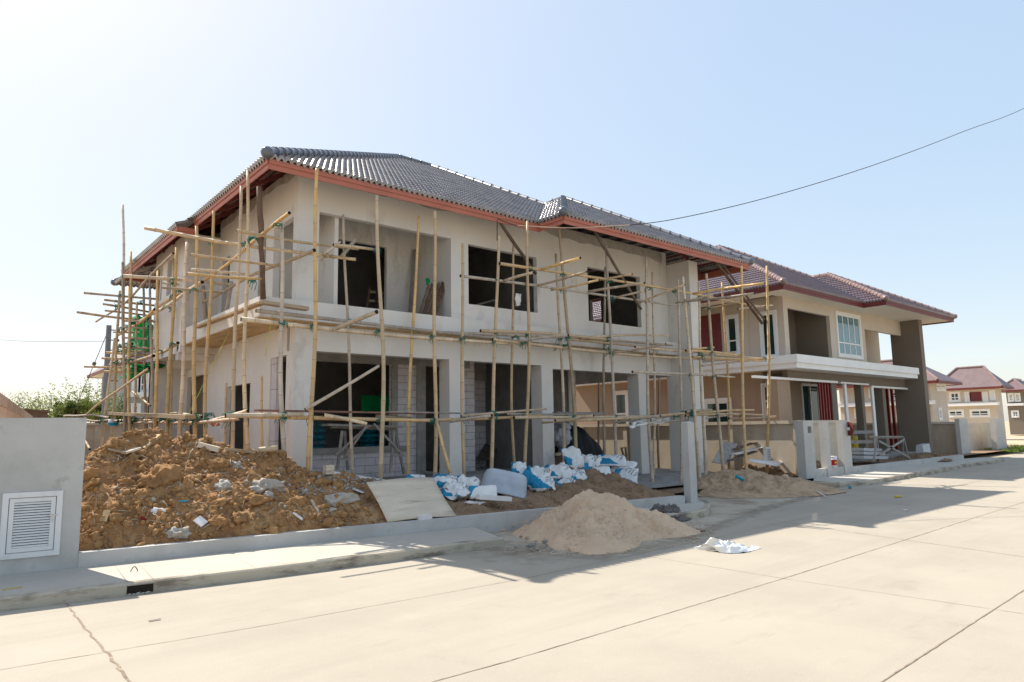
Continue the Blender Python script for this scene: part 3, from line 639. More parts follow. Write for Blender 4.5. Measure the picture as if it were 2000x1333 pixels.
# ground floor inner walls: recessed terrace wall with window, pier and door
YI = 16.25
iw = pxr(612, 764, 720, 860, y=YI); iw = (6.3, iw[1], P(690, 874, y=YI).z, P(690, 709, y=YI).z)
idr = pxr(829.5, 862, 760, 860, y=YI); z_id = P(845, 716, y=YI).z
ip0, ip1 = P(777, 800, y=YI).x, P(813, 800, y=YI).x
mb = MB(); wall(mb, 'y', YI, .12, XC+.2, idr[1]+1.2, .78, 4.42, [iw, (idr[0], idr[1], .79, z_id)], 0); ti = mb.build('terrace_wall', MT['block'], H)
mb = MB()
mb.box(XC+.21, ip0-.16, YI-.03, YI-.001, iw[3], 4.41); mb.box(iw[1], ip0-.02, YI-.04, YI-.001, iw[2]-.2, iw[3]+.25); mb.box(XC+.21, iw[1]+.5, YI-.035, YI-.001, iw[2]-.16, iw[2])
mb.box(ip1, idr[0], YI-.06, YI-.001, .78, 4.41); mb.box(ip0-.15, idr[1]+1, YI-.045, YI-.001, z_id, 4.409)
mb.build('raw_frame', MT['concrete'], H)
YB = 17.6
mb = MB(); b0 = P(985, 800, y=YB).x; b1 = P(1011, 800, y=YB).x
wall(mb, 'y', YB, .12, idr[1]+.6, b0, .78, 4.42); mb.build('block_partition', MT['block'], H)
mb = MB(); mb.box(b0, b1, YB-.06, YB+.2, .78, 4.41); mb.box(idr[1]+.6, b1, YB-.06, YB-.001, 3.55, 4.411); mb.box(idr[1]+.6, b0, YB-.03, YB-.001, 2.12, 2.28); mb.build('raw_frame', MT['concrete'], H)
mb = MB(); wall(mb, 'x', idr[1]+.48, .12, YI+.121, YB+.2, .78, 4.42); wall(mb, 'x', c2b-.2, .2, YF+.461, 19, .3, 4.42)
wall(mb, 'y', 21.5, .15, XC+.2, 13.9, .78, 4.42); wall(mb, 'y', 18.9, .2, c2b+.001, P(1110, 800, y=18.9).x, .4, 4.42)
wall(mb, 'y', YE+.2, .15, XC+.2, 19.7, .78, 4.42)
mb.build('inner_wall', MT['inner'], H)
xk = P(1110, 800, y=18.9).x
mb = MB(); mb.box(xk, xk+.4, 18.85, 19.3, .4, 4.42); mb.build('column', RD, H)
mb = MB(); mb.box(19.75, 20.25, 21.5, 22, .4, 3.739); mb.build('column', RD, H)
# upper floor inner walls
yb_ = 16.35
dr = pxr(627, 755, 500, 600, y=yb_); z_dr = P(690, 472, y=yb_).z
mb = MB(); wall(mb, 'y', yb_, .12, XC+.16, 10.8, 4.75, 8.0, [(dr[0], dr[1], 4.76, z_dr)]); mb.build('balcony_wall', RD, H)
mb = MB(); wall(mb, 'x', o2[1]+.0, .16, YF+.161, yb_-.001, 4.75, 8.0)
mb.build('balcony_wall', RD, H)
rw = pxr(1156, 1174, 582, 632, x=19.57)
mb = MB(); wall(mb, 'x', 19.57, .16, YF+.161, 27.3, 4.42, 8.0, [(rw[0], rw[1]+.1, 5.3, 7.0)]); wall(mb, 'y', 27.3, .15, XC, 19.7, 4.42, 8.0)
wall(mb, 'y', 19.4, .12, XC+.2, 15.2, 4.75, 8.0); wall(mb, 'x', 13.9, .12, YF+.17, 19.3, 4.75, 8.0); wall(mb, 'x', 10.9, .12, yb_+.2, 19.3, 4.75, 8.0)  # partitions added behind the openings so the rooms stay dark
wall(mb, 'x', XC+1.2, .12, YJ, 27, 4.75, 8.0); wall(mb, 'y', 17.6, .1, XC+.3, 7.6, 4.75, 8.0)
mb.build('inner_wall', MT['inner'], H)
# recess back wall on the side elevation behind the narrow opening
mb = MB(); wall(mb, 'x', XC+1.0, .1, YF+.2, yb_-.01, 4.75, 8.0); mb.build('balcony_partition', RD, H)

# ================================================================ finished house next door
D = 21.2
G = thing('finished_house', 'finished two storey beige house with plum tiled roof and white window frames', 'house', (12+D, YF, .2))
hip_roof(G, D, MT['tile2'], MT['tile2_cap'], MT['fascia2'], False, detail=False)
xc2 = P(1532, 640, y=YF).x; XG = xc2
gx = lambda u, v=650: P(u, v, y=YF).x
rec = (gx(1541), gx(1622), 4.95, P(1580, 610, y=YF).z); wn = pxr(1636, 1679, 618, 695, y=YF); opn = (gx(1689), gx(1762), 4.95, P(1725, 650, y=YF).z)
mb = MB(); wall(mb, 'y', YF, .16, XG, gx(1775), 4.42, 7.6, [rec, opn, wn]); mb.build('upper_front_wall', MT['beige'], G)
for w_ in (('y', YF+1.7, .12, XG+1.6, rec[1]-.001, 4.6, 7.6), ('x', rec[1], .12, YF+.161, YF+1.82, 4.6, 7.6), ('x', opn[0]-.12, .12, YF+.161, YF+4.5, 4.6, 7.6)):
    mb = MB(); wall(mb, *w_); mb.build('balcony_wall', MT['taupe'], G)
mb = MB(); wall(mb, 'y', YF+1.9, .12, opn[0]+.002, P(1719, 690, y=YF+1.9).x, 4.6, 7.6); mb.build('balcony_wall', MT['beige'], G)
mb = MB(); mb.box(P(1719, 690, y=YF+1.9).x+.001, gx(1775), YF+1.9, YF+2.1, P(1740, 652, y=YF+1.9).z, 7.6); mb.build('balcony_beam', MT['taupe'], G)
window_unit(G, 'casement_window', 'y', YF, wn[0], wn[1], wn[2], wn[3], [(.25, .3, 1), (.5, .3, 1), (.75, .3, 1), (.25, 0, .28), (.5, 0, .28), (.75, 0, .28)], [.3], MT['white'], MT['glass_teal'], .07, .13)
# side (left) upper wall
mb = MB(); wall(mb, 'x', XG, .16, YF+.161, 28, 4.42, 7.6); mb.build('upper_side_wall', MT['beige'], G)
sy = lambda u, v=650: P(u, v, x=XG).y
a = pxr(1422, 1440, 620, 690, x=XG); window_unit(G, 'casement_window', 'x', XG, a[0], a[1], a[2], a[3], [], [.34], MT['white'], MT['glass'], .07, .12)
a = pxr(1489, 1515, 612, 690, x=XG); window_unit(G, 'sliding_door', 'x', XG, a[0], a[1], 4.95, a[3], [(.5, 0, 1)], [], MT['white'], MT['glass'], .08, .1)
a = pxr(1362, 1409, 616, 690, x=XG); mb = MB(); mb.box(XG-.05, XG-.001, a[0], a[1], a[2], a[3]); mb.build('shingle_panel', MT['shingle'], G)
mb = MB(); mb.box(XG-.05, XG-.001, sy(1449, 650), sy(1462, 650), 4.9, 7.5); mb.build('pilaster', MT['beige'], G)
# white ledge
l0 = P(1532, 694, y=13.7); xl1 = P(1796, 735, y=13.7).x
mb = MB(); mb.box(XG-.85, xl1, 13.7, YF-.001, 4.52, 4.86); mb.box(XG-.85, XG-.001, YF, 27.5, 4.52, 4.86); mb.build('ledge', MT['white'], G)
mb = MB(); mb.box(XG-.78, xl1-.06, 13.77, YF-.002, 4.30, 4.519); mb.box(XG-.78, XG-.002, YF, 27.4, 4.30, 4.519); mb.build('ledge_step', MT['white'], G)
# porch pillar
pa, pb = P(1775, 870, y=YF+.4).x, P(1823, 870, y=13.66).x
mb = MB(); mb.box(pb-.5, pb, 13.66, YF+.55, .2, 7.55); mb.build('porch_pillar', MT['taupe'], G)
# ground floor: beam, columns, walls, windows
zb1 = P(1600, 746, y=YF).z
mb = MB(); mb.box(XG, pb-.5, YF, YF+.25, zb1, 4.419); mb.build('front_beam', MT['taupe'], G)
for u0, u1, mt_, y in ((1521, 1546, 'brown', YF), (1627, 1637, 'taupe', YF+.02)):
    a, b = P(u0, 800, y=y).x, P(u1, 800, y=y).x; m2 = MB(); m2.box(a, b, y-.003, y+.5, .2, zb1); m2.build('column', MT[mt_], G)
for u0, u1, u2 in ((1671, 1685, 1690), (1703, 1726, 1732)):
    a, b = P(u1, 800, y=YF).x, P(u2, 800, y=YF).x; m2 = MB(); m2.box(a, b, YF-.002, min(P(u0, 800, x=a).y, YF+.9), .2, zb1-.001); m2.build('column', MT['taupe'], G)
mb = MB(); mb.box(gx(1468, 745), gx(1631, 745), YF-.14, YF-.005, zb1-.03, zb1+.07); mb.box(gx(1638, 745), gx(1692, 745), YF-.12, YF-.004, zb1-.03, zb1+.05); mb.box(gx(1637), gx(1641), YF-.1, YF-.004, .3, zb1-.041); mb.box(gx(1689), gx(1693), YF-.1, YF-.004, .3, zb1-.041); mb.box(gx(1698, 755), gx(1778, 757), YF-.12, YF-.004, zb1-.13, zb1-.03)
mb.build('trim', MT['white'], G)
yg = YF+1.6
mb = MB(); wall(mb, 'y', yg, .15, XG+.2, gx(1640), .2, 4.4); mb.build('terrace_wall', MT['brown'], G)
a = pxr(1569, 1601, 765, 860, y=yg); window_unit(G, 'sliding_door', 'y', yg, a[0], a[1], .5, P(1585, 752, y=yg).z, [(.5, 0, 1)], [], MT['white'], MT['glass'], .08, .05)
a = pxr(1500, 1518, 765, 860, y=yg)
XS = XG+.0
mb = MB(); wall(mb, 'x', XS+.001, .16, YF+1.2, 28, .2, 4.42); mb.build('ground_side_wall', MT['brown'], G)
a = pxr(1494, 1519, 770, 860, x=XS); window_unit(G, 'glazed_door', 'x', XS, a[0], a[1], .5, P(1505, 752, x=XS).z, [(.5, 0, 1)], [.78], MT['white'], MT['glass'], .09, .08)
a = pxr(1380, 1425, 788, 840, x=XS); window_unit(G, 'wide_window', 'x', XS, a[0], a[1], 1.2, P(1402, 785, x=XS).z, [(.45, 0, 1)], [], MT['white'], MT['glass'], .09, .16)
a = pxr(1198, 1225, 775, 835, x=XS); window_unit(G, 'glazed_door', 'x', XS, P(1225, 800, x=XS).y, P(1202, 800, x=XS).y, 1.0, P(1212, 768, x=XS).z, [], [.6], MT['white'], MT['glass'], .1, .12)
for k in range(5):
    x = P(1602+k*5.4, 790, y=YF+.1).x; m2 = MB(); m2.box(x-.04, x+.04, YF+.06, YF+.14, .3, zb1); m2.build('screen_slat', MT['redslat'], G)
for k in range(4):
    x = P(1738+k*9.2, 800, y=YF+1.2).x; m2 = MB(); m2.box(x-.05, x+.05, YF+1.2, YF+1.35, .3, zb1+.2); m2.build('screen_slat', MT['redslat'], G)
mb = MB(); mb.box(XG+.2, pb, YF+.251, 25, 4.2, 4.5); mb.build('upper_floor_slab', MT['taupe'], G)
mb = MB(); mb.box(XG-.2, pb+.3, YF-.4, 27, .15, .4); mb.build('floor_slab', MT['concrete'], G)
mb = MB(); wall(mb, 'y', 27.8, .15, XG, gx(1640), .2, 7.6); wall(mb, 'x', opn[0]-.3, .12, YF+1.7, 27.8, .2, 7.6); mb.build('inner_wall', MT['taupe'], G)

# ================================================================ plot walls
def plot_wall(name, label, x, y0, y1, z1, step, mat, capm, skip=()):
    t = thing(name, label, 'wall', (x, y0, .1)); mb = MB()
    mb.box(x+.04, x+.12, y0, y1, .1, z1); mb.build('panel', mat, t)
    n = int((y1-y0)/step)+1
    for k in range(n):
        m2 = MB(); yy = y0+k*step; m2.box(x-.03, x+.19, yy, yy+.2, .1, z1+.001); m2.build('pilaster', mat, t)
    mb = MB(); mb.box(x-.06, x+.22, y0-.03, y1, z1+.002, z1+.12); mb.build('coping', capm, t)
    return t
MT['fence'] = overlay(M('fence_render', (.56, .475, .37), .92, .08, 2, .15, 40), 'noise', (.44, .37, .29), .5, scale=1.2, lo=.5, hi=.68)
xw = P(1575, 860, y=11.5).x
zw = P(1520, 822, x=xw).z
plot_wall('plot_wall', 'beige rendered boundary wall with pilasters between the scaffolded house and the finished house', xw+.3, 11.9, 31, zw-.12, 2.6, MT['fence'], MT['fence'])
def street_post(u0, u1, v0, label, y=11.4, dy=.22, hole=False):
    a, b = P(u0, 880, y=y).x, P(u1, 880, y=y).x; z1 = P((u0+u1)/2, v0, y=y).z
    t = thing('gate_post', label, 'post', (a, y, .1)); mb = MB()
    if hole:
        wall(mb, 'y', y, dy, a, b, .1, z1, [(a+(b-a)*.42, a+(b-a)*.78, z1-.42, z1-.2)]); mb.build('post_shaft', MT['wall_grey'], t)
        m2 = MB(); m2.box(a+.02, b-.02, y+.12, y+dy-.02, z1-.5, z1-.1); m2.build('niche', MT['concrete'], t)
    else: mb.box(a, b, y, y+dy, .1, z1); mb.build('post_shaft', MT['wall_grey'], t)
    return a, b, z1
pa1, pb1, pz1 = street_post(1572, 1592, 822, 'wide concrete gate post with a small square meter niche near its top', dy=.3, hole=True)
street_post(1614, 1622, 822, 'narrow concrete post standing between the niche post and the end wall', y=11.42, dy=.22)
pa3, pb3, pz3 = street_post(1648, 1663, 822, 'concrete end post with a red sign disc, beside the paint bucket', y=11.42, dy=.22)
mb = MB(); mb.box(pb1+.002, pa3-.002, 11.46, 11.6, .1, .42)
t = thing('low_wall', 'short low footing wall joining the niche post to the post with the red disc', 'wall', (pb1, 11.46, .1)); mb.build('footing', MT['wall_grey'], t)
t = thing('back_panel_wall', 'sunlit rendered wall panel set behind the gap of the niche post', 'wall', (pa1, 12.6, .1))
mb = MB(); qa, qb = P(1530, 860, y=12.9).x, P(1652, 860, y=12.9).x; mb.box(qa, qb, 12.9, 13.02, .1, zw-.12); mb.build('panel', MT['fence'], t); mb = MB(); mb.box(qa, qb, 12.84, 13.06, zw-.119, zw); mb.build('coping', MT['fence'], t)
sd = thing('sign_disc', 'red round sign disc fixed to the edge of the end post', 'sign', P(1655, 838, y=11.38))
mb = MB(); c_ = P(1658, 838, y=11.36); mb.tube([c_+Vector((-.0, -.0, 0)), c_+Vector((.03, -.02, 0))], .26, 20); mb.build('disc', MT['fascia2'], sd)
mb = MB(); mb.box(c_.x-.03, c_.x-.012, c_.y-.06, c_.y+.06, c_.z-.05, c_.z+.05); mb.build('emblem', MT['foam'], sd)
t = thing('low_wall', 'low footing wall along the front of the finished house plot', 'wall', (pb3, 11.5, .1))
mb = MB(); mb.box(pb3+.01, P(1880, 890, y=11.55).x, 11.5, 11.66, .1, .36); mb.build('footing', MT['wall_grey'], t)
xr = P(1886, 860, y=12.9).x
plot_wall('plot_wall', 'beige boundary wall with pale coping on the far side of the finished house plot', xr, 13.2, 30, P(1860, 824, x=xr).z-.12, 2.6, MT['fence'], MT['cream'])
street_post(1879, 1896, 818, 'far concrete gate post at the end of the finished house plot', y=12.9, dy=.22)
street_post(1949, 1968, 818, 'far right concrete gate post beside the grass', y=12.9, dy=.28)
t = thing('back_panel_wall', 'far rendered wall panel between the two rightmost gate posts', 'wall', (P(1890, 880, y=14).x, 14, .1))
mb = MB(); mb.box(P(1893, 880, y=14).x, P(1962, 880, y=14).x, 14, 14.12, .1, P(1925, 826, y=14).z); mb.build('panel', MT['fence'], t)
# rear wall behind the plots at the left
t = thing('plot_wall', 'beige panelled rear wall seen left of the scaffolded house', 'wall', (-2, 33, .1))
zr_ = P(250, 826, y=33).z; xa, xb = P(60, 830, y=33).x, 10
mb = MB(); mb.box(xa, xb, 33, 33.1, 0, zr_-.1); mb.build('panel', MT['fence'], t)
k = 0; x = xa
while x < xb:
    m2 = MB(); m2.box(x, x+.3, 32.93, 32.999, 0, zr_-.1); m2.build('pilaster', MT['fence'], t); x += 2.2
mb = MB(); mb.box(xa, xb, 32.9, 33.2, zr_-.099, zr_); mb.build('coping', MT['fence'], t)
# neighbour's slatted precast wall at far left
t = thing('slatted_wall', 'brown precast wall of upright fins running away at the far left edge', 'wall', (0, 16, 0))
A_, B_ = P(-40, 760, y=13.5), P(51, 813, y=32)
A_.z -= .1; B_.z -= .1; nF = 22
mb = MB(); a2, b2 = Vector((A_.x, A_.y, A_.z)), Vector((B_.x, B_.y, B_.z))
mb.bar(a2, b2, .4, .2); mb.build('top_beam', MT['slat_wall'], t)
for k in range(nF):
    p = a2.lerp(b2, k/(nF-1)); m2 = MB(); m2.box(p.x-.22, p.x+.22, p.y-.1, p.y+.1, 0, p.z-.12); m2.build('fin', MT['slat_wall'], t)
mb = MB(); mb.bar(Vector((a2.x+.5, a2.y, .9)), Vector((b2.x+.5, b2.y, .9)), .1, 1.8); mb.build('back_panel', MT['taupe'], t)

# ================================================================ background houses
def bg_house(label, face, c, a0, a1, depth, z_e, z_r, wallm, wins, roofm='tile_far', led_z=None, wins2=(), base=0.1, group=None):
    """hipped two storey house; face 'x' looks to -x (a = y), 'y' looks to -y (a = x); wins (a0,a1,z0,z1,material)"""
    t = thing('background_house', label, 'house', ((c, (a0+a1)/2, base) if face == 'x' else ((a0+a1)/2, c, base)), group)
    def pt(a, o, z): return (c+o, a, z) if face == 'x' else (a, c+o, z)
    mb = MB(); mb.hexa([pt(a0, 0, base), pt(a1, 0, base), pt(a1, depth, base), pt(a0, depth, base), pt(a0, 0, z_e), pt(a1, 0, z_e), pt(a1, depth, z_e), pt(a0, depth, z_e)]); mb.build('wall', wallm, t)
    ov = .9; mb = MB(); e0, e1, f0, f1 = a0-ov, a1+ov, -ov, depth+ov; hr = min(e1-e0, f1-f0)/2
    if (e1-e0) >= (f1-f0): r0, r1 = (e0+hr, (f0+f1)/2), (e1-hr, (f0+f1)/2)
    else: r0, r1 = ((e0+e1)/2, f0+hr), ((e0+e1)/2, f1-hr)
    q = [pt(e0, f0, z_e), pt(e1, f0, z_e), pt(e1, f1, z_e), pt(e0, f1, z_e)]; ra_, rb_ = pt(*r0, z_r), pt(*r1, z_r)
    if (e1-e0) >= (f1-f0): fs = ([q[0], q[1], rb_, ra_], [q[1], q[2], rb_], [q[2], q[3], ra_, rb_], [q[3], q[0], ra_])
    else: fs = ([q[0], q[1], ra_], [q[1], q[2], rb_, ra_], [q[2], q[3], rb_], [q[3], q[0], ra_, rb_])
    for f in fs: mb.poly([Vector(p)+Vector((0, 0, .12)) for p in f])
    rf = mb.build('roof', MT[roofm], t)
    mb = MB()
    for a, b in zip(q, q[1:]+q[:1]): mb.bar(Vector(a), Vector(b), .1, .22)
    mb.build('fascia', MT['fascia2'], t)
    mb = MB()
    for a, b in ((q[0], ra_), (q[1], ra_ if (e1-e0) < (f1-f0) else rb_), (ra_, rb_)): mb.tube([Vector(a)+Vector((0, 0, .15)), Vector(b)+Vector((0, 0, .15))], .13, 6)
    mb.build('hip_cap', MT['tile2_cap'], rf)
    mb = MB(); mb.poly([Vector(p)-Vector((0, 0, .05)) for p in q]); mb.build('soffit', MT['cream'], t)
    if led_z:
        mb = MB(); mb.hexa([pt(a0-.3, -.7, led_z), pt(a1+.3, -.7, led_z), pt(a1+.3, -.001, led_z), pt(a0-.3, -.001, led_z), pt(a0-.3, -.7, led_z+.3), pt(a1+.3, -.7, led_z+.3), pt(a1+.3, -.001, led_z+.3), pt(a0-.3, -.001, led_z+.3)]); mb.build('ledge', MT['white'], t)
    for (p, q_, r, s, m) in wins:
        if m == 'panel':
            mb = MB(); mb.hexa([pt(p, -.06, r), pt(q_, -.06, r), pt(q_, -.001, r), pt(p, -.001, r), pt(p, -.06, s), pt(q_, -.06, s), pt(q_, -.001, s), pt(p, -.001, s)]); mb.build('shingle_panel', MT['shingle'], t)
        else: window_unit(t, 'window', face, c, p, q_, r, s, [(.5, 0, 1)], [.4], MT['white'], MT['glass'], .09, .14)
    for (p, q_, r, s) in wins2: window_unit(t, 'window', 'y', a0, p, q_, r, s, [(.5, 0, 1)], [.4], MT['white'], MT['glass'], .09, .14)
    return t
def fx(x, u0, u1, v0, v1):
    return pxr(u0, u1, v0, v1, x=x)
X1 = 60
y_r, y_l = P(1818, 780, x=X1).y, P(1640, 780, x=X1).y; d1 = P(1850, 780, y=y_r).x-X1
wn_ = [fx(X1, 1700, 1712, 762, 775)+('w',), fx(X1, 1672, 1684, 800, 815)+('w',), fx(X1, 1755, 1768, 803, 818)+('w',), fx(X1, 1742, 1764, 766, 778)+('w',)]
w2_ = [pxr(1829, 1835, 752, 761, y=y_r), pxr(1838, 1845, 752, 761, y=y_r), pxr(1834, 1838, 800, 818, y=y_r)]
bg_house('far beige house with red brown roof seen just past the tall taupe pillar', 'x', X1, y_r, y_l, d1, P(1850, 746, x=X1).z, P(1790, 712, x=X1+6).z, MT['beige'], wn_, led_z=P(1818, 790, x=X1).z, wins2=w2_)
X2 = 84
y_r, y_l = P(1945, 780, x=X2).y, P(1846, 780, x=X2).y
wn_ = [fx(X2, 1857, 1873, 768, 783)+('w',), fx(X2, 1887, 1893, 768, 783)+('w',), fx(X2, 1894, 1917, 766, 784)+('panel',), fx(X2, 1922, 1927, 768, 783)+('w',), fx(X2, 1897, 1931, 802, 813)+('w',), fx(X2, 1854, 1880, 803, 813)+('w',), fx(X2, 1936, 1941, 765, 780)+('w',)]
bg_house('wide far beige house with maroon panel between its upper windows', 'x', X2, y_r, y_l, P(1957, 780, y=y_r).x-X2, P(1900, 760, x=X2).z, P(1895, 724, x=X2+4).z, MT['beige'], wn_, led_z=P(1900, 793, x=X2).z)
X3 = 108
y_r, y_l = P(1996, 790, x=X3).y, P(1966, 780, x=X3).y
wn_ = [fx(X3, 1971, 1978, 770, 783)+('w',), fx(X3, 1984, 1991, 770, 783)+('w',), fx(X3, 1978, 1988, 804, 814)+('w',)]
bg_house('small far house at the right edge beyond the wide beige one', 'x', X3, y_r, y_l, 5, P(1980, 764, x=X3).z, P(1968, 747, x=X3+6).z, MT['taupe'], wn_, led_z=P(1980, 793, x=X3).z)
X4 = 140
y_r, y_l = P(2030, 790, x=X4).y, P(1990, 780, x=X4).y
bg_house('farthest roof peeping out at the right edge of the street', 'x', X4, y_r, y_l, 6, P(1995, 765, x=X4).z, P(1998, 745, x=X4+8).z, MT['beige'], [], led_z=None)
Y5 = 52
xa_, xb_ = P(262, 760, y=Y5).x, P(360, 760, y=Y5).x
wn_ = [pxr(262, 270, 735, 765, y=Y5)+('w',), pxr(274, 287, 732, 765, y=Y5)+('w',), pxr(258, 270, 792, 808, y=Y5)+('w',)]
bg_house('pale grey blue house behind the left scaffold and green netting', 'y', Y5, xa_, xb_, 12, P(260, 712, y=Y5).z, P(300, 672, y=Y5+6).z, MT['greywall'], wn_, led_z=P(260, 776, y=Y5).z)

# ================================================================ heaps
RIDGE = []
for u, v, y in ((165, 905, 13.0), (190, 880, 13.2), (222, 868, 13.3), (262, 860, 13.5), (308, 848, 13.6), (345, 856, 13.6), (385, 860, 13.4), (432, 872, 13.3), (480, 881, 13.2), (545, 888, 13.0), (600, 914, 12.9), (650, 926, 12.8), (690, 934, 12.7), (745, 946, 12.5), (800, 962, 12.2), (860, 968, 12.1), (930, 965, 12.2), (1000, 952, 12.4), (1060, 938, 12.6), (1110, 915, 12.9), (1150, 908, 12.9), (1190, 908, 12.8), (1230, 922, 12.6), (1270, 940, 12.3), (1310, 958, 11.8), (1335, 972, 11.3)):
    p = P(u, v, y=y); RIDGE.append((p.x, p.y, p.z))
RIDGE.sort()
def heap_base(x): return .27
def heap_z(x, y, fine=True):
    yr, zr = interp(RIDGE, x); yb = lowwall_y(x)+.14; b = .27
    if y < yr: t = max(0, (y-yb)/(yr-yb)); h = b+(zr-b)*(t**.72)*(1-.12*math.sin(math.pi*t)); k = .5+.5*min(1, t*3)
    else:
        t = min(1, (y-yr)/1.9); h = b+(zr-b)*(1-t*t*(3-2*t)); k = 1-t
    a = min(1., (zr-b)/.9+.25)*k
    n = .17*fbm(x, y, .9, 3, 3)+.10*fbm(x, y, 2.3, 3, 8)
    if fine:
        n += .055*abs(fbm(x, y, 6., 3, 5))+.035*fbm(x, y, 14, 3, 1)
        c = mnoise.cell_vector(Vector((x*5, y*5, 0)))
        d = mnoise.voronoi(Vector((x*4.2, y*4.2, .3)))[0][0]; n += .09*max(0, .45-d)*(1.2 if x < 9 else .6)
        d = mnoise.voronoi(Vector((x*9.5, y*9.5, 1.3)))[0][0]; n += .045*max(0, .45-d)
    return max(h+n*a, .2)
def grid(name, x0, x1, y0f, y1f, step, zf, mat, parent=None, loc=None):
    nx = int((x1-x0)/step)+1; vs_, fs = [], []; W = None
    ys = [(y0f(x0+(x1-x0)*i/(nx-1)), y1f(x0+(x1-x0)*i/(nx-1))) for i in range(nx)]
    ny = int(max(b-a for a, b in ys)/step)+1
    mb = MB()
    for i in range(nx):
        x = x0+(x1-x0)*i/(nx-1); a, b = ys[i]
        for j in range(ny):
            y = a+(b-a)*j/(ny-1); mb.v.append(Vector((x, y, zf(x, y))))
    for i in range(nx-1):
        for j in range(ny-1):
            q = i*ny+j; mb.f.append((q, q+ny, q+ny+1, q+1)); mb.mi.append(0)
    return mb.build(name, mat, parent, True, loc=loc)
SPL = P(720, 1000, y=11.6).x
he = thing('soil_heap', 'big heap of orange brown clods and rubble left of the plywood sheet', 'soil heap', (4, 12.6, .25))
grid('soil', 1.3, SPL+.4, lambda x: lowwall_y(x)+.13, lambda x: interp(RIDGE, x)[0]+1.9, .032, heap_z, MT['soil'], he)
he2 = thing('soil_heap', 'low brown soil bank under the blue and white cement sacks', 'soil heap', (10, 11.8, .25))
grid('soil', SPL+.35, 13.75, lambda x: lowwall_y(x)+.13, lambda x: interp(RIDGE, x)[0]+1.9, .034, lambda x, y: heap_z(x, y)-.004, MT['soil_wet'], he2)
def on_heap(u, v, up=0., zf=heap_z):
    d = ray(u, v); t = 8.0
    while t < 40:
        p = EYE+d*t
        if p.y > lowwall_y(p.x)+.1 and p.z < zf(p.x, p.y): return p+Vector((0, 0, up))
        t += .02
    return EYE+d*15
# loose clods and rubble on the heap (uncountable)
mb = MB(); rr = random.Random(3)
def rrot(): return Matrix.Rotation(rr.uniform(0, 6.28), 3, Vector((rr.uniform(-1, 1), rr.uniform(-1, 1), rr.uniform(-1, 1)+.01)).normalized())
def scatter(mb, n, xr, rad, mi=0, sub=1, tf=(0, 1), rough=.3):
    for k in range(n):
        x = rr.uniform(*xr); yr, zr = interp(RIDGE, x); yb = lowwall_y(x)+.16; y = lerp(yb, yr+.2, rr.uniform(*tf))
        if y < yb: continue
        r = rad[0]*(rad[1]/rad[0])**(rr.random()**2.2)
        icos(mb, (x, y, heap_z(x, y)-r*.05), r, sub if r < .035 else (2 if r < .08 else 3), (rr.uniform(.8, 1.4), rr.uniform(.7, 1.1), rr.uniform(.6, .95)), rough, rr.random()*50, mi, rrot())
scatter(mb, 2600, (1.72, SPL-.1), (.010, .05)); scatter(mb, 420, (1.72, SPL-.1), (.03, .12), rough=.42); scatter(mb, 320, (1.72, SPL-.1), (.02, .07), tf=(.0, .35))
kind(mb.build('soil_clods', MT['clod'], None, True), 'stuff')
mb = MB(); scatter(mb, 260, (2.2, SPL), (.010, .04), rough=.25); scatter(mb, 14, (3.6, SPL), (.04, .12), rough=.3, tf=(.1, .8))
kind(mb.build('rubble_bits', MT['rubble'], None, False), 'stuff')
mb = MB(); scatter(mb, 500, (SPL, 13.4), (.012, .055)); kind(mb.build('soil_clods', MT['soil_wet'], None, True), 'stuff')
mb = MB()
for k in range(420):
    u, v = rr.gauss(640, 38), rr.gauss(946, 10); p = on_heap(u, v); icos(mb, p, rr.uniform(.008, .03), 1, (1.3, 1, .5), .3, rr.random()*40, 0, rrot())
kind(mb.build('mortar_chips', MT['chip'], None, False), 'stuff')
mb = MB()                                              # roots, straw and twigs in the spoil
for k in range(230):
    x = rr.uniform(1.8, SPL); yr, zr = interp(RIDGE, x); y = rr.uniform(lowwall_y(x)+.16, yr)
    a = rr.uniform(0, 6.28); L = rr.uniform(.06, .3); p = Vector((x, y, heap_z(x, y)+.015)); q = Vector((x+math.cos(a)*L, y+math.sin(a)*L*.7, 0)); q.z = heap_z(q.x, q.y)+rr.uniform(.01, .07)
    m_ = (p+q)/2; m_.z += rr.uniform(0, .05); mb.tube([p, m_, q], rr.uniform(.003, .007), 4)
kind(mb.build('roots_and_straw', MT['bamboo_old'], None, True), 'stuff')
# single lumps
def lump(name, u0, v0, u1, v1, mat, label, cat, sq=(1, .8, .6), rough=.2, seed=1, lift=.0, group=None):
    c = on_heap((u0+u1)/2, (v0+v1)/2); k = (c-EYE).dot(_f)/F_PX; wd = (u1-u0)*k/2; ht = (v1-v0)*k/2
    mb = MB(); rot = Matrix.Rotation(R(-40+seed*7 % 25), 3, 'Z')
    icos(mb, c+Vector((0, 0, lift)), 1, 4, (wd, min(wd*.75, ht*1.1), ht*.9), rough, seed, 0, rot)
    for i, v in enumerate(mb.v): mb.v[i] = v+Vector((fbm(v.x, v.y+v.z, 9, 3, seed), fbm(v.y, v.x+v.z, 9, 3, seed+4), fbm(v.z, v.x+v.y, 9, 3, seed+9)))*.03
    return tag(mb.build(name, mat, None, True, loc=c), label, cat, group)
lump('soil_boulder', 294, 905, 352, 955, MT['clod'], 'largest round soil lump in the middle of the orange heap', 'soil lump', seed=2)
lump('soil_boulder', 402, 895, 442, 920, MT['clod'], 'pale soil lump high on the heap below the white slab', 'soil lump', seed=5)
lump('soil_boulder', 563, 968, 600, 994, MT['clod'], 'round orange soil lump left of the long concrete chunk', 'soil lump', seed=7)
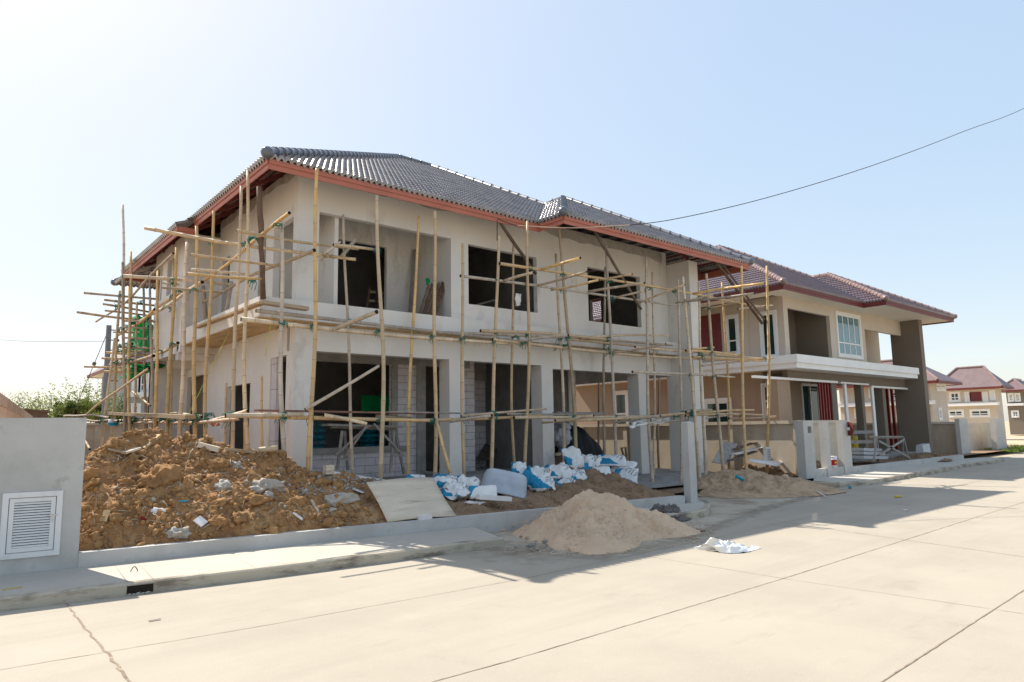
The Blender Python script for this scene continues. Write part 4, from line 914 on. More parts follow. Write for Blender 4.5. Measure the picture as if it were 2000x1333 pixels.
lump('soil_boulder', 408, 1008, 444, 1030, MT['clod'], 'blocky orange soil lump near the foot of the heap', 'soil lump', seed=11)
lump('concrete_chunk', 625, 964, 700, 990, MT['rubble'], 'long pale concrete chunk on the right flank of the heap', 'concrete chunk', seed=3)
lump('concrete_chunk', 490, 935, 552, 975, MT['rubble'], 'widest pale mortar chunk in the centre of the heap', 'concrete chunk', seed=4, rough=.3)
lump('concrete_chunk', 420, 940, 452, 972, MT['rubble'], 'slanting knobbly mortar chunk left of the widest one', 'concrete chunk', seed=8, rough=.3)
lump('concrete_chunk', 325, 1030, 365, 1056, MT['rubble'], 'crumbled pale mortar piece at the very foot of the heap', 'concrete chunk', seed=9, rough=.32)
lump('concrete_chunk', 638, 992, 658, 1004, MT['rubble'], 'small pale stone just below the long concrete chunk', 'concrete chunk', seed=14)
lump('plastic_bottle', 292, 992, 322, 1006, MT['foam'], 'crumpled white plastic bottle lying on the heap', 'bottle', seed=12, rough=.1)
def plank(name, pts, wd, th, mat, label, cat, zf=None, group=None, up=(0, 0, 1), lift=.03):
    a, b = [(p if isinstance(p, Vector) else on_heap(*p, lift)) for p in pts]
    mb = MB(); mb.bar(a, b, wd, th, up=up); return tag(mb.build(name, mat, None, loc=a), label, cat, group)
plank('wood_slab', [(213, 884), (248, 892)], .16, .035, MT['timber'], 'flat pale board end lying high on the left of the heap', 'board', lift=.06)
plank('wood_slab', [(238, 896), (268, 886)], .2, .035, MT['ply'], 'square board offcut crossing the pale board high on the heap', 'board', lift=.09)
plank('plank', [(279, 882), (310, 856)], .1, .04, MT['timber'], 'short plank leaning just below the heap summit', 'plank', lift=.05)
plank('stone_slab', [(388, 873), (428, 883)], .2, .09, MT['ply'], 'white stone slab on the crest of the heap', 'slab', lift=.04)
plank('bamboo_offcut', [(438, 881), (498, 886)], .07, .06, MT['timber'], 'brown bamboo offcut lying along the crest of the heap', 'bamboo')
plank('stick', [(494, 878), (546, 935)], .045, .035, MT['timber'], 'thin pale stick standing askew down the right of the heap', 'stick', lift=.05)
plank('stick', [(452, 905), (478, 922)], .035, .03, MT['timber_grey'], 'grey stick in the heap under the white slab', 'stick', lift=.04)
plank('board_offcut', [(201, 1026), (210, 1004)], .1, .03, MT['timber'], 'small upright wood offcut low on the left of the heap', 'board', lift=.05)
plank('stick', [(608, 982), (628, 1016)], .05, .03, MT['timber'], 'yellowish stick leaning on the lower right of the heap', 'stick', lift=.04)
plank('stick', [(573, 1006), (591, 1020)], .045, .03, MT['foam'], 'short white stick at the foot of the heap', 'stick', lift=.04)
plank('tile_piece', [(384, 1018), (399, 1030)], .13, .03, MT['foam'], 'square white tile piece at the foot of the heap', 'tile piece', lift=.04, up=(0, -1, .5))
plank('pipe_offcut', [(266, 1008), (284, 1020)], .035, .035, MT['redslat'], 'red brown stick near the base of the heap', 'stick')
plank('plastic_strip', [(338, 984), (366, 982)], .07, .02, MT['blue_pipe'], 'crumpled bluish plastic strip in the middle of the heap', 'plastic scrap')
plank('paper_scrap', [(690, 958), (710, 966)], .1, .01, MT['foam'], 'white paper scrap near the plywood sheet', 'paper')
plank('plank', [(161, 935), (176, 912)], .07, .04, MT['timber_grey'], 'weathered plank poking out of the heap beside the boundary wall', 'plank')
a_ = on_heap(505, 888, .08); b_ = P(543, 876, y=a_.y-.1)
mb = MB(); mb.tube([a_, a_.lerp(b_, .5), b_], [.055, .056, .057], 10, capmi=1); tag(mb.build('bamboo_offcut', [MT['bamboo'], MT['dark']], None, True, loc=a_), 'thick cut bamboo end pointing right at the top of the heap', 'bamboo')
a_ = P(633, 922, y=12.9); mb = MB(); mb.box(a_.x, a_.x+.17, a_.y-.1, a_.y+.05, a_.z-.05, a_.z+.13); tag(mb.build('stone_block', MT['ply'], None, loc=a_), 'small white block sitting beside the long white pipe', 'block')
plank('pvc_pipe', [P(648, 924, y=12.85), P(800, 948, y=12.6)], .07, .07, MT['foam'], 'long white pipe lying behind the heap towards the plywood', 'pipe')

# plywood sheet leaning on the bank
pc = [P(u, v, y=y) for u, v, y in ((757, 1020, lowwall_y(6.2)+.10), (892, 1008, lowwall_y(7.8)+.10), (846, 935, 11.9), (716, 940, 11.9))]
for k in (0, 1): pc[k].z = max(pc[k].z, .36)
mb = MB(); n_ = 10
for i in range(n_+1):
    for j in range(n_+1):
        a, b = i/n_, j/n_; q = pc[0].lerp(pc[1], a).lerp(pc[3].lerp(pc[2], a), b); q.z += .05*math.sin(math.pi*a)*b+.03*math.sin(3*a+4*b); mb.v.append(q)
for i in range(n_):
    for j in range(n_): q = i*(n_+1)+j; mb.f.append((q, q+n_+1, q+n_+2, q+1)); mb.mi.append(0)
pl = tag(mb.build('plywood_sheet', MT['ply'], None, True, loc=pc[0]), 'stained plywood sheet leaning on the soil bank behind the low wall', 'plywood')
sm = pl.modifiers.new('thick', 'SOLIDIFY'); sm.thickness = .02
p = P(834, 1018, y=lowwall_y(7)+.02); mb = MB(); mb.box(p.x-.13, p.x+.13, p.y+.02, p.y+.16, .351, .43); tag(mb.build('foam_block', MT['foam'], None, loc=p), 'small white foam block on the low wall below the plywood', 'foam block')

# sand and gravel heaps
def cone(name, label, cat, pk, foot, zf0, mat, seed, step=.035, power=1.15, amp=1.):
    """pk peak point; foot: list of (angle deg, radius) interpolated round the peak"""
    t = thing(name, label, cat, (pk.x, pk.y, zf0)); mb = MB(); NA = 190; NR = 75
    def rad(a):
        a %= 360; f = sorted(foot); f = f+[(f[0][0]+360, f[0][1])]
        if a < f[0][0]: a += 360
        for (p, q), (r, s) in zip(f, f[1:]):
            if p <= a <= r: k = (a-p)/(r-p); k = k*k*(3-2*k); return lerp(q, s, k)
        return f[0][1]
    for i in range(NR+1):
        for j in range(NA):
            a = 360*j/NA; r = rad(a)*(1+.07*fbm(math.cos(R(a))*2, math.sin(R(a))*2, 1.5, 3, seed)); q = i/NR
            x, y = pk.x+math.cos(R(a))*r*q, pk.y+math.sin(R(a))*r*q
            h = (1-q)**power if power >= 1 else 1-q**(1/power)
            h = (1-q)*.8+.2*(.5+.5*math.cos(math.pi*q)); h = h-.12*math.exp(-(q/.1)**2)
            z = zf0+(pk.z-zf0)*h
            n = (.10*fbm(x, y, 1.3, 3, seed)+.07*fbm(x, y, 3.6, 3, seed+2)+.05*abs(fbm(x, y, 8, 3, seed+5))+.02*fbm(x, y, 22, 2, seed))*amp
            d_ = mnoise.voronoi(Vector((x*1.9, y*1.9, seed)))[0][0]; n -= .075*amp*max(0, 1-d_/.28)
            z += n*1.35*min(1, (1-q)*3.)*min(1, .35+q*2)-.01*(i == NR)
            mb.v.append(Vector((x, y, max(z, zf0-.03))))
    for i in range(NR):
        for j in range(NA):
            a, b = i*NA+j, i*NA+(j+1) % NA; mb.f.append((a, a+NA, b+NA, b)); mb.mi.append(0)
    mb.build(name.split('_')[0], mat, t, True); return t
ys_ = 9.15
pk = P(1155, 958, y=ys_)
lf = P(985, 1046, z=.02); rf_ = P(1335, 1050, z=0.02); ft = P(1160, 1078, z=.0)
cone('sand_heap', 'large pale sand heap spilling off the pavement onto the road', 'sand heap', pk, [(0, abs(rf_.x-pk.x)*.95), (60, 1.6), (120, 1.6), (180, abs(pk.x-lf.x)*1.0), (225, 2.15), (270, abs(pk.y-ft.y)*1.0), (315, 1.95)], 0.01, MT['sand'], 4)
mb = MB()
for k in range(900):
    a, q = rr.uniform(0, 6.28), .25+.95*rr.random()**.6; x, y = pk.x+math.cos(a)*q*2.2, pk.y+math.sin(a)*q*1.75; z = max(.02, (pk.z)*(1-q)*.93) if q < 1 else .02
    icos(mb, (x, y, z), rr.uniform(.006, .022), 1, (1.2, 1, .6), .3, rr.random()*30)
kind(mb.build('sand_crumbs', MT['sand'], None, True), 'stuff')
pk2 = P(1248, 990, y=10.0); pk2.z = min(pk2.z, .5)
cone('gravel_heap', 'small dark grey gravel heap tucked behind the sand heap', 'gravel heap', Vector((P(1262, 985, y=9.8).x, 9.35, .30)), [(0, .62), (90, .5), (180, .8), (270, .55)], 0.02, MT['gravel'], 12, amp=1.3)
gx_ = P(1262, 985, y=9.8).x
mb = MB()
for k in range(420):
    a, q = rr.uniform(0, 6.28), rr.random()**.5*1.05; icos(mb, (gx_+math.cos(a)*q*.65, 9.35+math.sin(a)*q*.55, max(.03, .30*(1-q))+.01), rr.uniform(.012, .035), 1, (1.2, 1, .7), .3, rr.random()*30)
kind(mb.build('loose_gravel', MT['gravel']), 'stuff')
mb = MB()
for k in range(26):
    u, v = rr.gauss(1040, 28), rr.gauss(1055, 10); p = P(u, v, z=.05); icos(mb, p, rr.uniform(.015, .05), 1, (1.2, 1, .7), .2, rr.random()*30)
kind(mb.build('loose_stones', MT['concrete'], None, True), 'stuff')
pk3 = P(1430, 916, y=11.8)
cone('sand_heap', 'flat brown sand heap in the driveway mouth right of the gate post', 'sand heap', pk3, [(0, 3.0), (50, 2.0), (90, 1.6), (180, 2.2), (230, 2.3), (270, 2.6), (310, 3.0), (340, 3.4)], .03, MT['sand2'], 21)
pk4 = P(1530, 878, y=13.4)
cone('soil_heap', 'dark soil and rubbish mound against the beige plot wall', 'soil heap', pk4, [(0, 1.6), (90, 1.4), (180, 2.6), (270, 1.9)], .15, MT['soil_wet'], 31, amp=1.6)
mb = MB()
for k in range(160):
    a, q = rr.uniform(0, 6.28), rr.random()**.5; r_ = 1.9*q; icos(mb, (pk4.x+math.cos(a)*r_, pk4.y+math.sin(a)*r_*.9, .18+(pk4.z-.15)*(1-q)), rr.uniform(.03, .11), 1, (1.3, 1, .7), .4, rr.random()*30)
kind(mb.build('soil_clods', MT['soil_wet'], None, True), 'stuff')
pk5 = P(1815, 886, y=12.6); pk5.z = .5
cone('soil_heap', 'low earth mound in front of the tall taupe pillar', 'soil heap', pk5, [(0, 1.8), (90, .8), (180, 3), (270, .75)], .2, MT['soil_wet'], 41)

# ================================================================ cement sacks, tub, small things
def sack(u, v, wpx, hpx, y, label, ang=0, tilt=30, crump=.5, seed=0, group='cement sacks on the soil bank', flat=.3):
    c = P(u, v, y=y); k = (c-EYE).dot(_f)/F_PX; L, W = wpx*k*1.22, hpx*k*1.2/max(.35, math.sin(R(tilt+12)))
    N, M2 = 22, 16; mb = MB(); T = min(L, W)*flat
    rot = Matrix.Rotation(R(-YAW*0-38+ang), 3, 'Z') @ Matrix.Rotation(R(tilt), 3, 'X')
    for side in (1, -1):
        for i in range(N+1):
            for j in range(M2+1):
                a, b = i/N*2-1, j/M2*2-1
                pin = (1-abs(a)**3.2)*(1-abs(b)**2.6); pin = max(0, pin)**.55
                q = Vector((a*L/2*(1-.06*b*b), b*W/2*(1-.05*a*a), side*T*.5*pin))
                s_ = crump*min(L, W)
                n1 = Vector((fbm(a+seed, b, 1.1, 3, 1), fbm(a, b+seed, 1.1, 3, 5), fbm(a-seed, b, 1.3, 3, 9)))
                q += n1*s_*.20
                q += Vector((0, 0, abs(fbm(a*1.3+seed, b*1.3, 1.9, 2, 3))*s_*.22 - s_*.04))*(1 if side > 0 else .6)
                mb.v.append(c+rot @ q)
    st = (N+1)*(M2+1)
    for s_ in (0, 1):
        for i in range(N):
            for j in range(M2):
                q = s_*st+i*(M2+1)+j; f = (q, q+M2+1, q+M2+2, q+1); mb.f.append(f if s_ == 0 else f[::-1]); mb.mi.append(0)
    o = mb.build('cement_sack', MT['sack'], None, True, loc=c)
    bm = bmesh.new(); bm.from_mesh(o.data); bmesh.ops.remove_doubles(bm, verts=bm.verts, dist=.002); bm.to_mesh(o.data); bm.free()
    return tag(o, label, 'sack', group)
sack(812, 932, 30, 10, 12.6, 'small crumpled blue sack peeping over the left top of the plywood', 0, 30, .8, 1)
sack(868, 942, 44, 26, 12.0, 'crumpled blue and white sack just right of the plywood top', 10, 35, .95, 2)
sack(893, 958, 40, 22, 11.7, 'dark blue crushed sack lying beneath the crumpled ones by the plywood', -10, 25, .9, 13)
sack(912, 950, 38, 34, 11.8, 'bulging white sack left of the upturned tub', 0, 55, .7, 3, flat=.5)
sack(944, 961, 46, 22, 11.35, 'white printed sack propped against the front of the tub', 8, 62, .25, 4)
sack(1014, 917, 28, 26, 12.5, 'blue shouldered sack standing behind the right end of the tub', 10, 60, .55, 5, flat=.5)
sack(1048, 936, 44, 34, 12.1, 'torn crumpled sack just right of the tub', -5, 45, 1.0, 6, flat=.4)
sack(1062, 948, 36, 22, 11.8, 'limp white sack hanging below the torn crumpled one', 10, 40, .9, 16)
sack(1090, 922, 42, 26, 12.5, 'blue ended sack at the middle of the pile', 0, 40, .6, 7, flat=.4)
sack(1104, 943, 36, 16, 12.1, 'small flattened sack at the foot of the pile', 10, 25, .8, 8)
sack(1122, 932, 40, 26, 12.35, 'sack with a grey spill beneath the topmost one', 0, 40, .75, 9, flat=.45)
sack(1119, 895, 36, 36, 12.95, 'topmost blue and white sack of the pile', 35, 55, .6, 10, flat=.5)
sack(1150, 904, 40, 28, 12.85, 'white sack slumped right of the topmost one', -20, 40, .7, 11)
sack(1166, 929, 46, 32, 12.3, 'flat blue edged sack lying open on the bank slope', -6, 48, .2, 12, flat=.12)
sack(1193, 900, 50, 20, 12.95, 'long white sack on top of the right of the pile', -12, 30, .35, 14)
sack(1214, 914, 46, 22, 12.7, 'blue ended sack lying under the long white one', -30, 35, .4, 15)
sack(1221, 938, 40, 42, 12.25, 'large white printed sack sliding down the right of the bank', -22, 48, .2, 17, flat=.22)
# upturned tub
tc_ = P(985, 946, y=11.95); k = (tc_-EYE).dot(_f)/F_PX
tub = thing('mixing_tub', 'upturned grey plastic mixing tub among the sacks', 'tub', tc_)
mb = MB(); NA = 40; rot = Matrix.Rotation(R(-34), 3, 'Z') @ Matrix.Rotation(R(-12), 3, 'X') @ Matrix.Rotation(R(13), 3, 'Y')
prof = [(1.05, -.46), (1.08, -.44), (1.08, -.40), (1.0, -.38), (.97, -.1), (.92, .25), (.86, .38), (.74, .44), (.4, .46), (.02, .465)]
for rr_, zz in prof:
    for j in range(NA):
        a = 2*math.pi*j/NA; ca, sa = math.cos(a), math.sin(a); e = .62
        x = math.copysign(abs(ca)**e, ca)*rr_*46*k; y = math.copysign(abs(sa)**e, sa)*rr_*31*k
        mb.v.append(tc_+rot @ Vector((x, y, zz*52*k)))
for i in range(len(prof)-1):
    for j in range(NA):
        a, b = i*NA+j, i*NA+(j+1) % NA; mb.f.append((a, b, b+NA, a+NA)); mb.mi.append(0)
mb.f.append(tuple((len(prof)-1)*NA+j for j in range(NA))); mb.mi.append(0)
mb.build('tub_body', MT['plastic_tub'], tub, True)
plank('foam_strip', [P(933, 971, y=11.2), P(996, 975, y=11.1)], .16, .09, MT['foam'], 'white foam packing strip lying in front of the tub', 'foam strip')
for i, (u, v) in enumerate(((903, 975), (918, 984), (935, 985))):
    c = on_heap(u, v, .02); mb = MB(); icos(mb, c, .09, 2, (1.3, .7, .3), .6, i*3+2); tag(mb.build('paper_scrap', MT['foam'], None, True, loc=c), ('white torn scrap nearest the plywood, below the sacks', 'white torn scrap in the middle, below the propped printed sack', 'white torn scrap below the left end of the foam strip')[i], 'paper')
# white plastic bag on the road
mb = MB(); N = 34
c0 = P(1436, 1072, z=.0)
for i in range(N+1):
    for j in range(17):
        a, b = i/N, j/16; base = P(1389+a*98, 1078-8*a+6*math.sin(a*3), z=.0)
        hgt = (.095*math.exp(-((a-.18)/.16)**2)+.11*math.exp(-((a-.5)/.25)**2)+.04*(1-a)+.01)
        y = (b-.5)*.5*(1-.55*a); h = hgt*max(0, 1-abs(2*b-1)**1.6)
        q = base+Vector((0, y+.1, h)); q += Vector((fbm(a*4, b*3, 1.4, 3, 2), fbm(a*4, b*3, 1.4, 3, 6), abs(fbm(a*4, b*3, 1.6, 3, 9))*1.3))*.07*(.3+h*4); q.z = max(q.z, .006); mb.v.append(q)
for i in range(N):
    for j in range(16): q = i*17+j; mb.f.append((q, q+17, q+18, q+1)); mb.mi.append(0)
MT['film'] = M('milky_film', (.80, .79, .77), .35, .04, 5, .3, 14, spec=.4)
tag(mb.build('plastic_bag', MT['film'], None, True, loc=c0), 'crumpled white plastic bag lying on the sunlit road', 'plastic bag')
def debris(u, v, label, name, cat, mat, L=.2, wd=.06, th=.03, ang=0, z=.01):
    p = P(u, v, z=z); a = R(ang); d = Vector((math.cos(a), math.sin(a), 0))*L/2; mb = MB(); mb.bar(p-d+Vector((0, 0, th/2)), p+d+Vector((0, 0, th/2)), wd, th); return tag(mb.build(name, mat, None, loc=p), label, cat)
debris(1754, 971, 'small yellow plastic piece in the shade on the road', 'plastic_piece', 'plastic scrap', MT['yellow'], .25, .1)
debris(1768, 997, 'tiny white scrap on the shaded road near the shadow edge', 'paper_scrap', 'paper', MT['foam'], .2, .05, .01)
debris(1660, 954, 'short blue pipe piece beside the far kerb', 'pipe_piece', 'pipe', MT['blue_pipe'], .2, .07, .06, 30)
debris(1352, 1036, 'small dark twig bundle beside the sand heap', 'twig', 'twig', MT['timber_dark'], .25, .03, .02, -20)
debris(1372, 1039, 'single dark twig lying on the road edge', 'twig', 'twig', MT['timber_dark'], .2, .02, .02, 10)
debris(1895, 905, 'dark cardboard scrap on the far kerb', 'cardboard_scrap', 'cardboard', MT['ply'], .8, .35, .04, 20, .0)
debris(1800, 915, 'flat brown scrap lying on the road by the far kerb', 'cardboard_scrap', 'cardboard', MT['ply'], .6, .4, .04, -20)
debris(120, 1144, 'thin yellow strip lying on the shaded pavement at left', 'strip', 'strip', MT['yellow'], .02, .01, .004)
debris(24, 1150, 'thin yellow stick lying on the shaded near pavement', 'stick', 'stick', MT['yellow'], .2, .012, .008, 0, .152)
debris(302, 1211, 'flat dark stain scrap on the sunlit road', 'leaf_litter', 'litter', MT['timber_grey'], .12, .03, .004, 0)
mb = MB(); p = P(262, 1116, z=.15); pts = [p+Vector((-.045+.09*k/8, 0, .06*math.sin(math.pi*k/8))) for k in range(9)]; mb.tube(pts, .006, 6); tag(mb.build('lifting_hook', MT['purlin'], None, True, loc=p), 'rusty wire loop on the pavement slab', 'hook')
def on3(u, v): return P(u, v, z=.45)
pA, pB = P(1438, 930, y=10.9), P(1452, 938, y=10.8); mb = MB(); mb.tube([pA, pB], .045, 10); tag(mb.build('pipe_piece', MT['blue_pipe'], None, True, loc=pA), 'blue pipe piece lying on the flat brown sand heap', 'pipe')
pA, pB = P(1586, 954, z=.14), P(1612, 970, z=.04); mb = MB(); mb.tube([pA, pB], .018, 6); tag(mb.build('pvc_stick', MT['foam'], None, True, loc=pA), 'thin white pipe lying across the edge of the flat sand heap', 'pipe')
# paint bucket
c = P(1639, 912, y=11.3); c.z = .42; bk = thing('paint_bucket', 'white paint bucket with a red label on the footing by the end post', 'bucket', c)
k = (c-EYE).dot(_f)/F_PX; mb = MB(); h = 19*k; r = 8.5*k; c = Vector((c.x, 11.53, .42))
mb.tube([c, c+Vector((0, 0, h))], [r*.92, r], 20); mb.build('bucket_body', MT['white'], bk, True)
mb = MB(); mb.tube([c+Vector((0, 0, h*.22)), c+Vector((0, 0, h*.8))], [r*.95, r*.995], 20, cap=False); mb.build('label', MT['red'], bk, True)
mb = MB(); mb.tube([c+Vector((0, 0, h)), c+Vector((0, 0, h+.05))], [r*1.06, r*1.06], 20); mb.build('lid', MT['white'], bk, True)
mb = MB(); mb.box(c.x-.14, c.x-.02, c.y-r*1.0-.012, c.y-r*.96, c.z+h*.45, c.z+h*.6); mb.build('logo_patch', MT['yellow'], bk)
# boards, vent block and debris by the plot wall
def sheet(name, px, mat, label, cat, th=.03):
    pts = [P(u, v, y=y) for u, v, y in px]; n = (pts[1]-pts[0]).cross(pts[2]-pts[0]).normalized()*th
    mb = MB(); mb.prism(pts, n); return tag(mb.build(name, mat, None, loc=pts[0]), label, cat)
sheet('board', [(1390, 904, 13.2), (1420, 908, 13.1), (1440, 868, 13.8), (1413, 863, 13.9)], MT['timber_grey'], 'grey fibre board leaning on the rubbish mound', 'board')
sheet('board', [(1461, 902, 12.4), (1518, 912, 12.3), (1530, 903, 12.7), (1464, 898, 13.0)], MT['foam'], 'pale flat board lying on the rubbish mound under the vent block', 'board')
plank('board', [P(1436, 878, y=13.4), P(1496, 856, y=13.8)], .2, .03, MT['timber_dark'], 'uppermost dark board stacked on the rubbish mound', 'board')
plank('board', [P(1432, 888, y=13.2), P(1494, 872, y=13.5)], .22, .03, MT['foam'], 'pale board below the dark one on the rubbish mound', 'board')
plank('board', [P(1425, 900, y=13.0), P(1475, 882, y=13.3)], .2, .03, MT['timber_dark'], 'lowest dark board sliding out of the rubbish mound', 'board')
vb = P(1503, 908, y=12.6); k = (vb-EYE).dot(_f)/F_PX
t = thing('vent_block', 'upright grey ribbed vent block at the foot of the rightmost pole', 'block', vb)
mb = MB(); wv, hv = 8*k, 34*k; mb.box(vb.x-wv, vb.x+wv, vb.y, vb.y+.12, vb.z, vb.z+hv); mb.build('block_body', MT['render'], t)
for i in range(9):
    m2 = MB(); z = vb.z+hv*(.08+.094*i); m2.box(vb.x-wv*.72, vb.x+wv*.72, vb.y-.012, vb.y-.001, z, z+hv*.045); m2.build('rib', MT['concrete'], t)

# ================================================================ bamboo scaffold
rb = random.Random(11)
FS = thing('bamboo_scaffold', 'lashed bamboo scaffold along the street front of the unfinished house', 'scaffold', (12, 13.3, .2))
LS = thing('bamboo_scaffold', 'lashed bamboo scaffold along the left side of the unfinished house', 'scaffold', (4.4, 20, .2))
XL = 4.45
HORIZ, UPR = [], []
def bamboo(name, a, b, r0, parent, r1=None, mat='bamboo', bow=.015, nodes=True):
    a, b = Vector(a), Vector(b); L = (b-a).length; d = (b-a)/L; r1 = r1 or r0
    if name != 'upright_pole': r0 *= .88; r1 *= .88
    sd = d.orthogonal().normalized(); sd2 = d.cross(sd); ph = rb.uniform(0, 6.28); bow *= L*rb.uniform(.3, 1)
    pts, rad, mis = [], [], []
    step = rb.uniform(.34, .46); ts = []; t = rb.uniform(.05, .3)
    while t < L-.05: ts.append(t); t += step*rb.uniform(.92, 1.08)
    def at(t):
        f = t/L; o = bow*math.sin(math.pi*f); o2 = .25*bow*math.sin(2.7*math.pi*f+ph); return a+d*t+sd*(math.cos(ph)*o+o2)+sd2*(math.sin(ph)*o-o2)
    def rr_(t): return lerp(r0, r1, t/L)
    seq = [(0, 0)]
    for t in ts: seq += [(t-.02, 0), (t-.005, 1), (t+.005, 0), (t+.02, 0)]
    seq.append((L, 0)); last = -1
    for t, m in seq:
        if t <= last+1e-4 or t > L: continue
        near = min((abs(t-x) for x in ts), default=1)
        pts.append(at(t)); rad.append(rr_(t)*(1.11 if near < .012 else 1.0)*rb.uniform(.985, 1.015)); mis.append(m); last = t
    mb = MB(); mb.tube(pts, rad, 8, mis=mis, capmi=2)
    return mb.build(name, [MT[mat], MT['bamboo_node'], MT['dark']], parent, True)
def upright(pt, pb, y=None, x=None, r=.048, par=None, mat='bamboo', zb=.15, name='upright_pole'):
    kw = {'y': y} if y is not None else {'x': x}
    a, b = P(*pt, **kw), P(*pb, **kw)
    if b.z > zb: b = a+(b-a)*((a.z-zb)/(a.z-b.z))
    o = bamboo(name, b, a, r*.95, par or FS, r*.68, mat, bow=.015); UPR.append((b, a, par or FS)); return o
YO, YN, YM = 13.12, 14.05, 13.7
o_, m_, n_ = YO, YM, YN
for pt, pb, y, r in (((621, 330), (605, 916), o_, .052), ((672, 420), (692, 924), n_, .042), ((736, 382), (744, 938), o_, .055), ((819, 423), (798.5, 928), n_, .048), ((847, 412), (846.6, 932), o_, .052),
        ((904, 476), (907, 930), o_, .046), ((974, 461), (959, 915), o_, .052), ((1004, 479), (1007, 907), n_, .044), ((1031, 433), (1025.6, 910), o_, .050), ((1085, 496), (1100, 883), n_, .050),
        ((1090.5, 440), (1121.5, 878), o_, .054), ((1184, 478), (1204.7, 894), o_, .052), ((1182, 522), (1181.7, 889), n_, .046), ((1263, 502.5), (1274, 945), o_, .056), ((1274, 532), (1277, 937), n_, .044),
        ((1323.6, 546), (1331, 932), 12.75, .048), ((1334, 541), (1367, 936), 12.3, .056), ((1364, 551), (1378, 926), 13.1, .05), ((1378.7, 535), (1412, 917), 12.3, .058), ((1410, 552), (1422, 863), 14.2, .052),
        ((1449, 520), (1458, 922), 12.3, .058), ((1498, 520), (1498.5, 863), 12.9, .064), ((549, 426), (556, 909), o_, .056)):
    upright(pt, pb, y=y, r=r, mat='bamboo' if rb.random() < .8 else 'bamboo_old')
for pt, pb, x in (((1170, 745), (1171, 885), 20.6), ((1178, 745), (1179, 890), 20.9), ((1123, 748), (1124, 860), 20.6), ((1288, 737), (1287, 900), 20.8)): upright(pt, pb, x=x, r=.05, mat='bamboo_old')
# side scaffold uprights
for pt, pb, x, r in (((486, 334), (491, 881), 4.86, .058), ((470.5, 364), (452.5, 878), 4.8, .06), ((419, 413), (407, 866), 4.65, .058), ((382.5, 442), (378, 866), XL, .066), ((366.5, 474), (350.5, 857), XL, .066),
        ((344.5, 484), (326.5, 854), XL, .064), ((310.5, 530), (307.6, 854), XL, .062), ((292, 547), (297, 852), XL+.4, .06), ((279, 556), (281, 857), XL+.5, .06), ((256, 492), (257, 856), XL, .068),
        ((238.3, 400), (244, 857), XL-.1, .066), ((238, 512), (236.5, 857), XL-.3, .064), ((232, 568), (210, 866), XL-.2, .066), ((223, 661), (203, 813), XL-.3, .06), ((338, 505), (333, 700), XL+.5, .055),
        ((511, 736), (510, 886), 5.3, .04), ((443, 749), (439, 878), 5.5, .045), ((477, 750), (480, 878), 5.5, .045), ((250, 560), (248, 850), XL-.25, .055), ((268, 590), (262, 850), XL+.3, .055)):
    upright(pt, pb, x=x, r=r*.82, par=LS, mat='bamboo' if rb.random() < .75 else 'bamboo_old', zb=.2)
def horiz(p0, p1, y=None, x=None, r=.04, par=None, mat='bamboo', name='ledger_pole', **k):
    kw = {'y': y} if y is not None else {'x': x}; a, b = P(*p0, **kw), P(*p1, **kw)
    o = bamboo(name, a, b, r*1.05, par or FS, r*.9, mat, **k); HORIZ.append((a, b, o)); return o
def trans(p0, p1, y0, r=.036, par=None, mat='bamboo', name='transom_pole'):
    a = P(*p0, y=y0); b = P(*p1, x=a.x); o = bamboo(name, a, b, r, par or FS, None, mat); HORIZ.append((a, b, o)); return o
oo = YO+.09
# upper lift
h0, h1 = P(284.5, 446.5, y=16.8), P(695.5, 507, y=13.5); o = bamboo('ledger_pole', h0, h1, .052, FS, .042); HORIZ.append((h0, h1, o)); horiz((461.5, 451), (700, 487), y=YN-.1, r=.036)
horiz((651, 478.5), (740, 489), y=oo, r=.04)
horiz((900, 539), (1326, 598.5), y=oo, r=.042, mat='bamboo_old'); horiz((976.5, 515), (1488, 600), y=YO-.09, r=.046)
trans((984, 549), (1042, 532.5), YO, .04); trans((1056, 526.5), (1133, 504), YO-.05, .044); trans((1050, 558), (1146, 531), YO, .036, mat='bamboo_old'); trans((1077, 567), (1170, 547), YO+.05, .034)
trans((1170, 547), (1234.5, 535.5), YO+.2, .036); trans((1149, 570), (1258.5, 553), YO, .04, mat='bamboo_old'); trans((1194, 584), (1260, 568.5), YO+.1, .034)
trans((1251, 591), (1338, 556.5), YO, .036); trans((1320, 592), (1395, 576), 12.6, .034, mat='bamboo_old'); trans((1340, 589), (1473, 573.6), 12.5, .04, mat='bamboo_old'); trans((1354, 574), (1494, 553.6), 12.3, .042)
trans((1370, 606), (1448, 589), 12.6, .036); horiz((1441, 604), (1509, 597), y=13.0, r=.038, mat='bamboo_old')
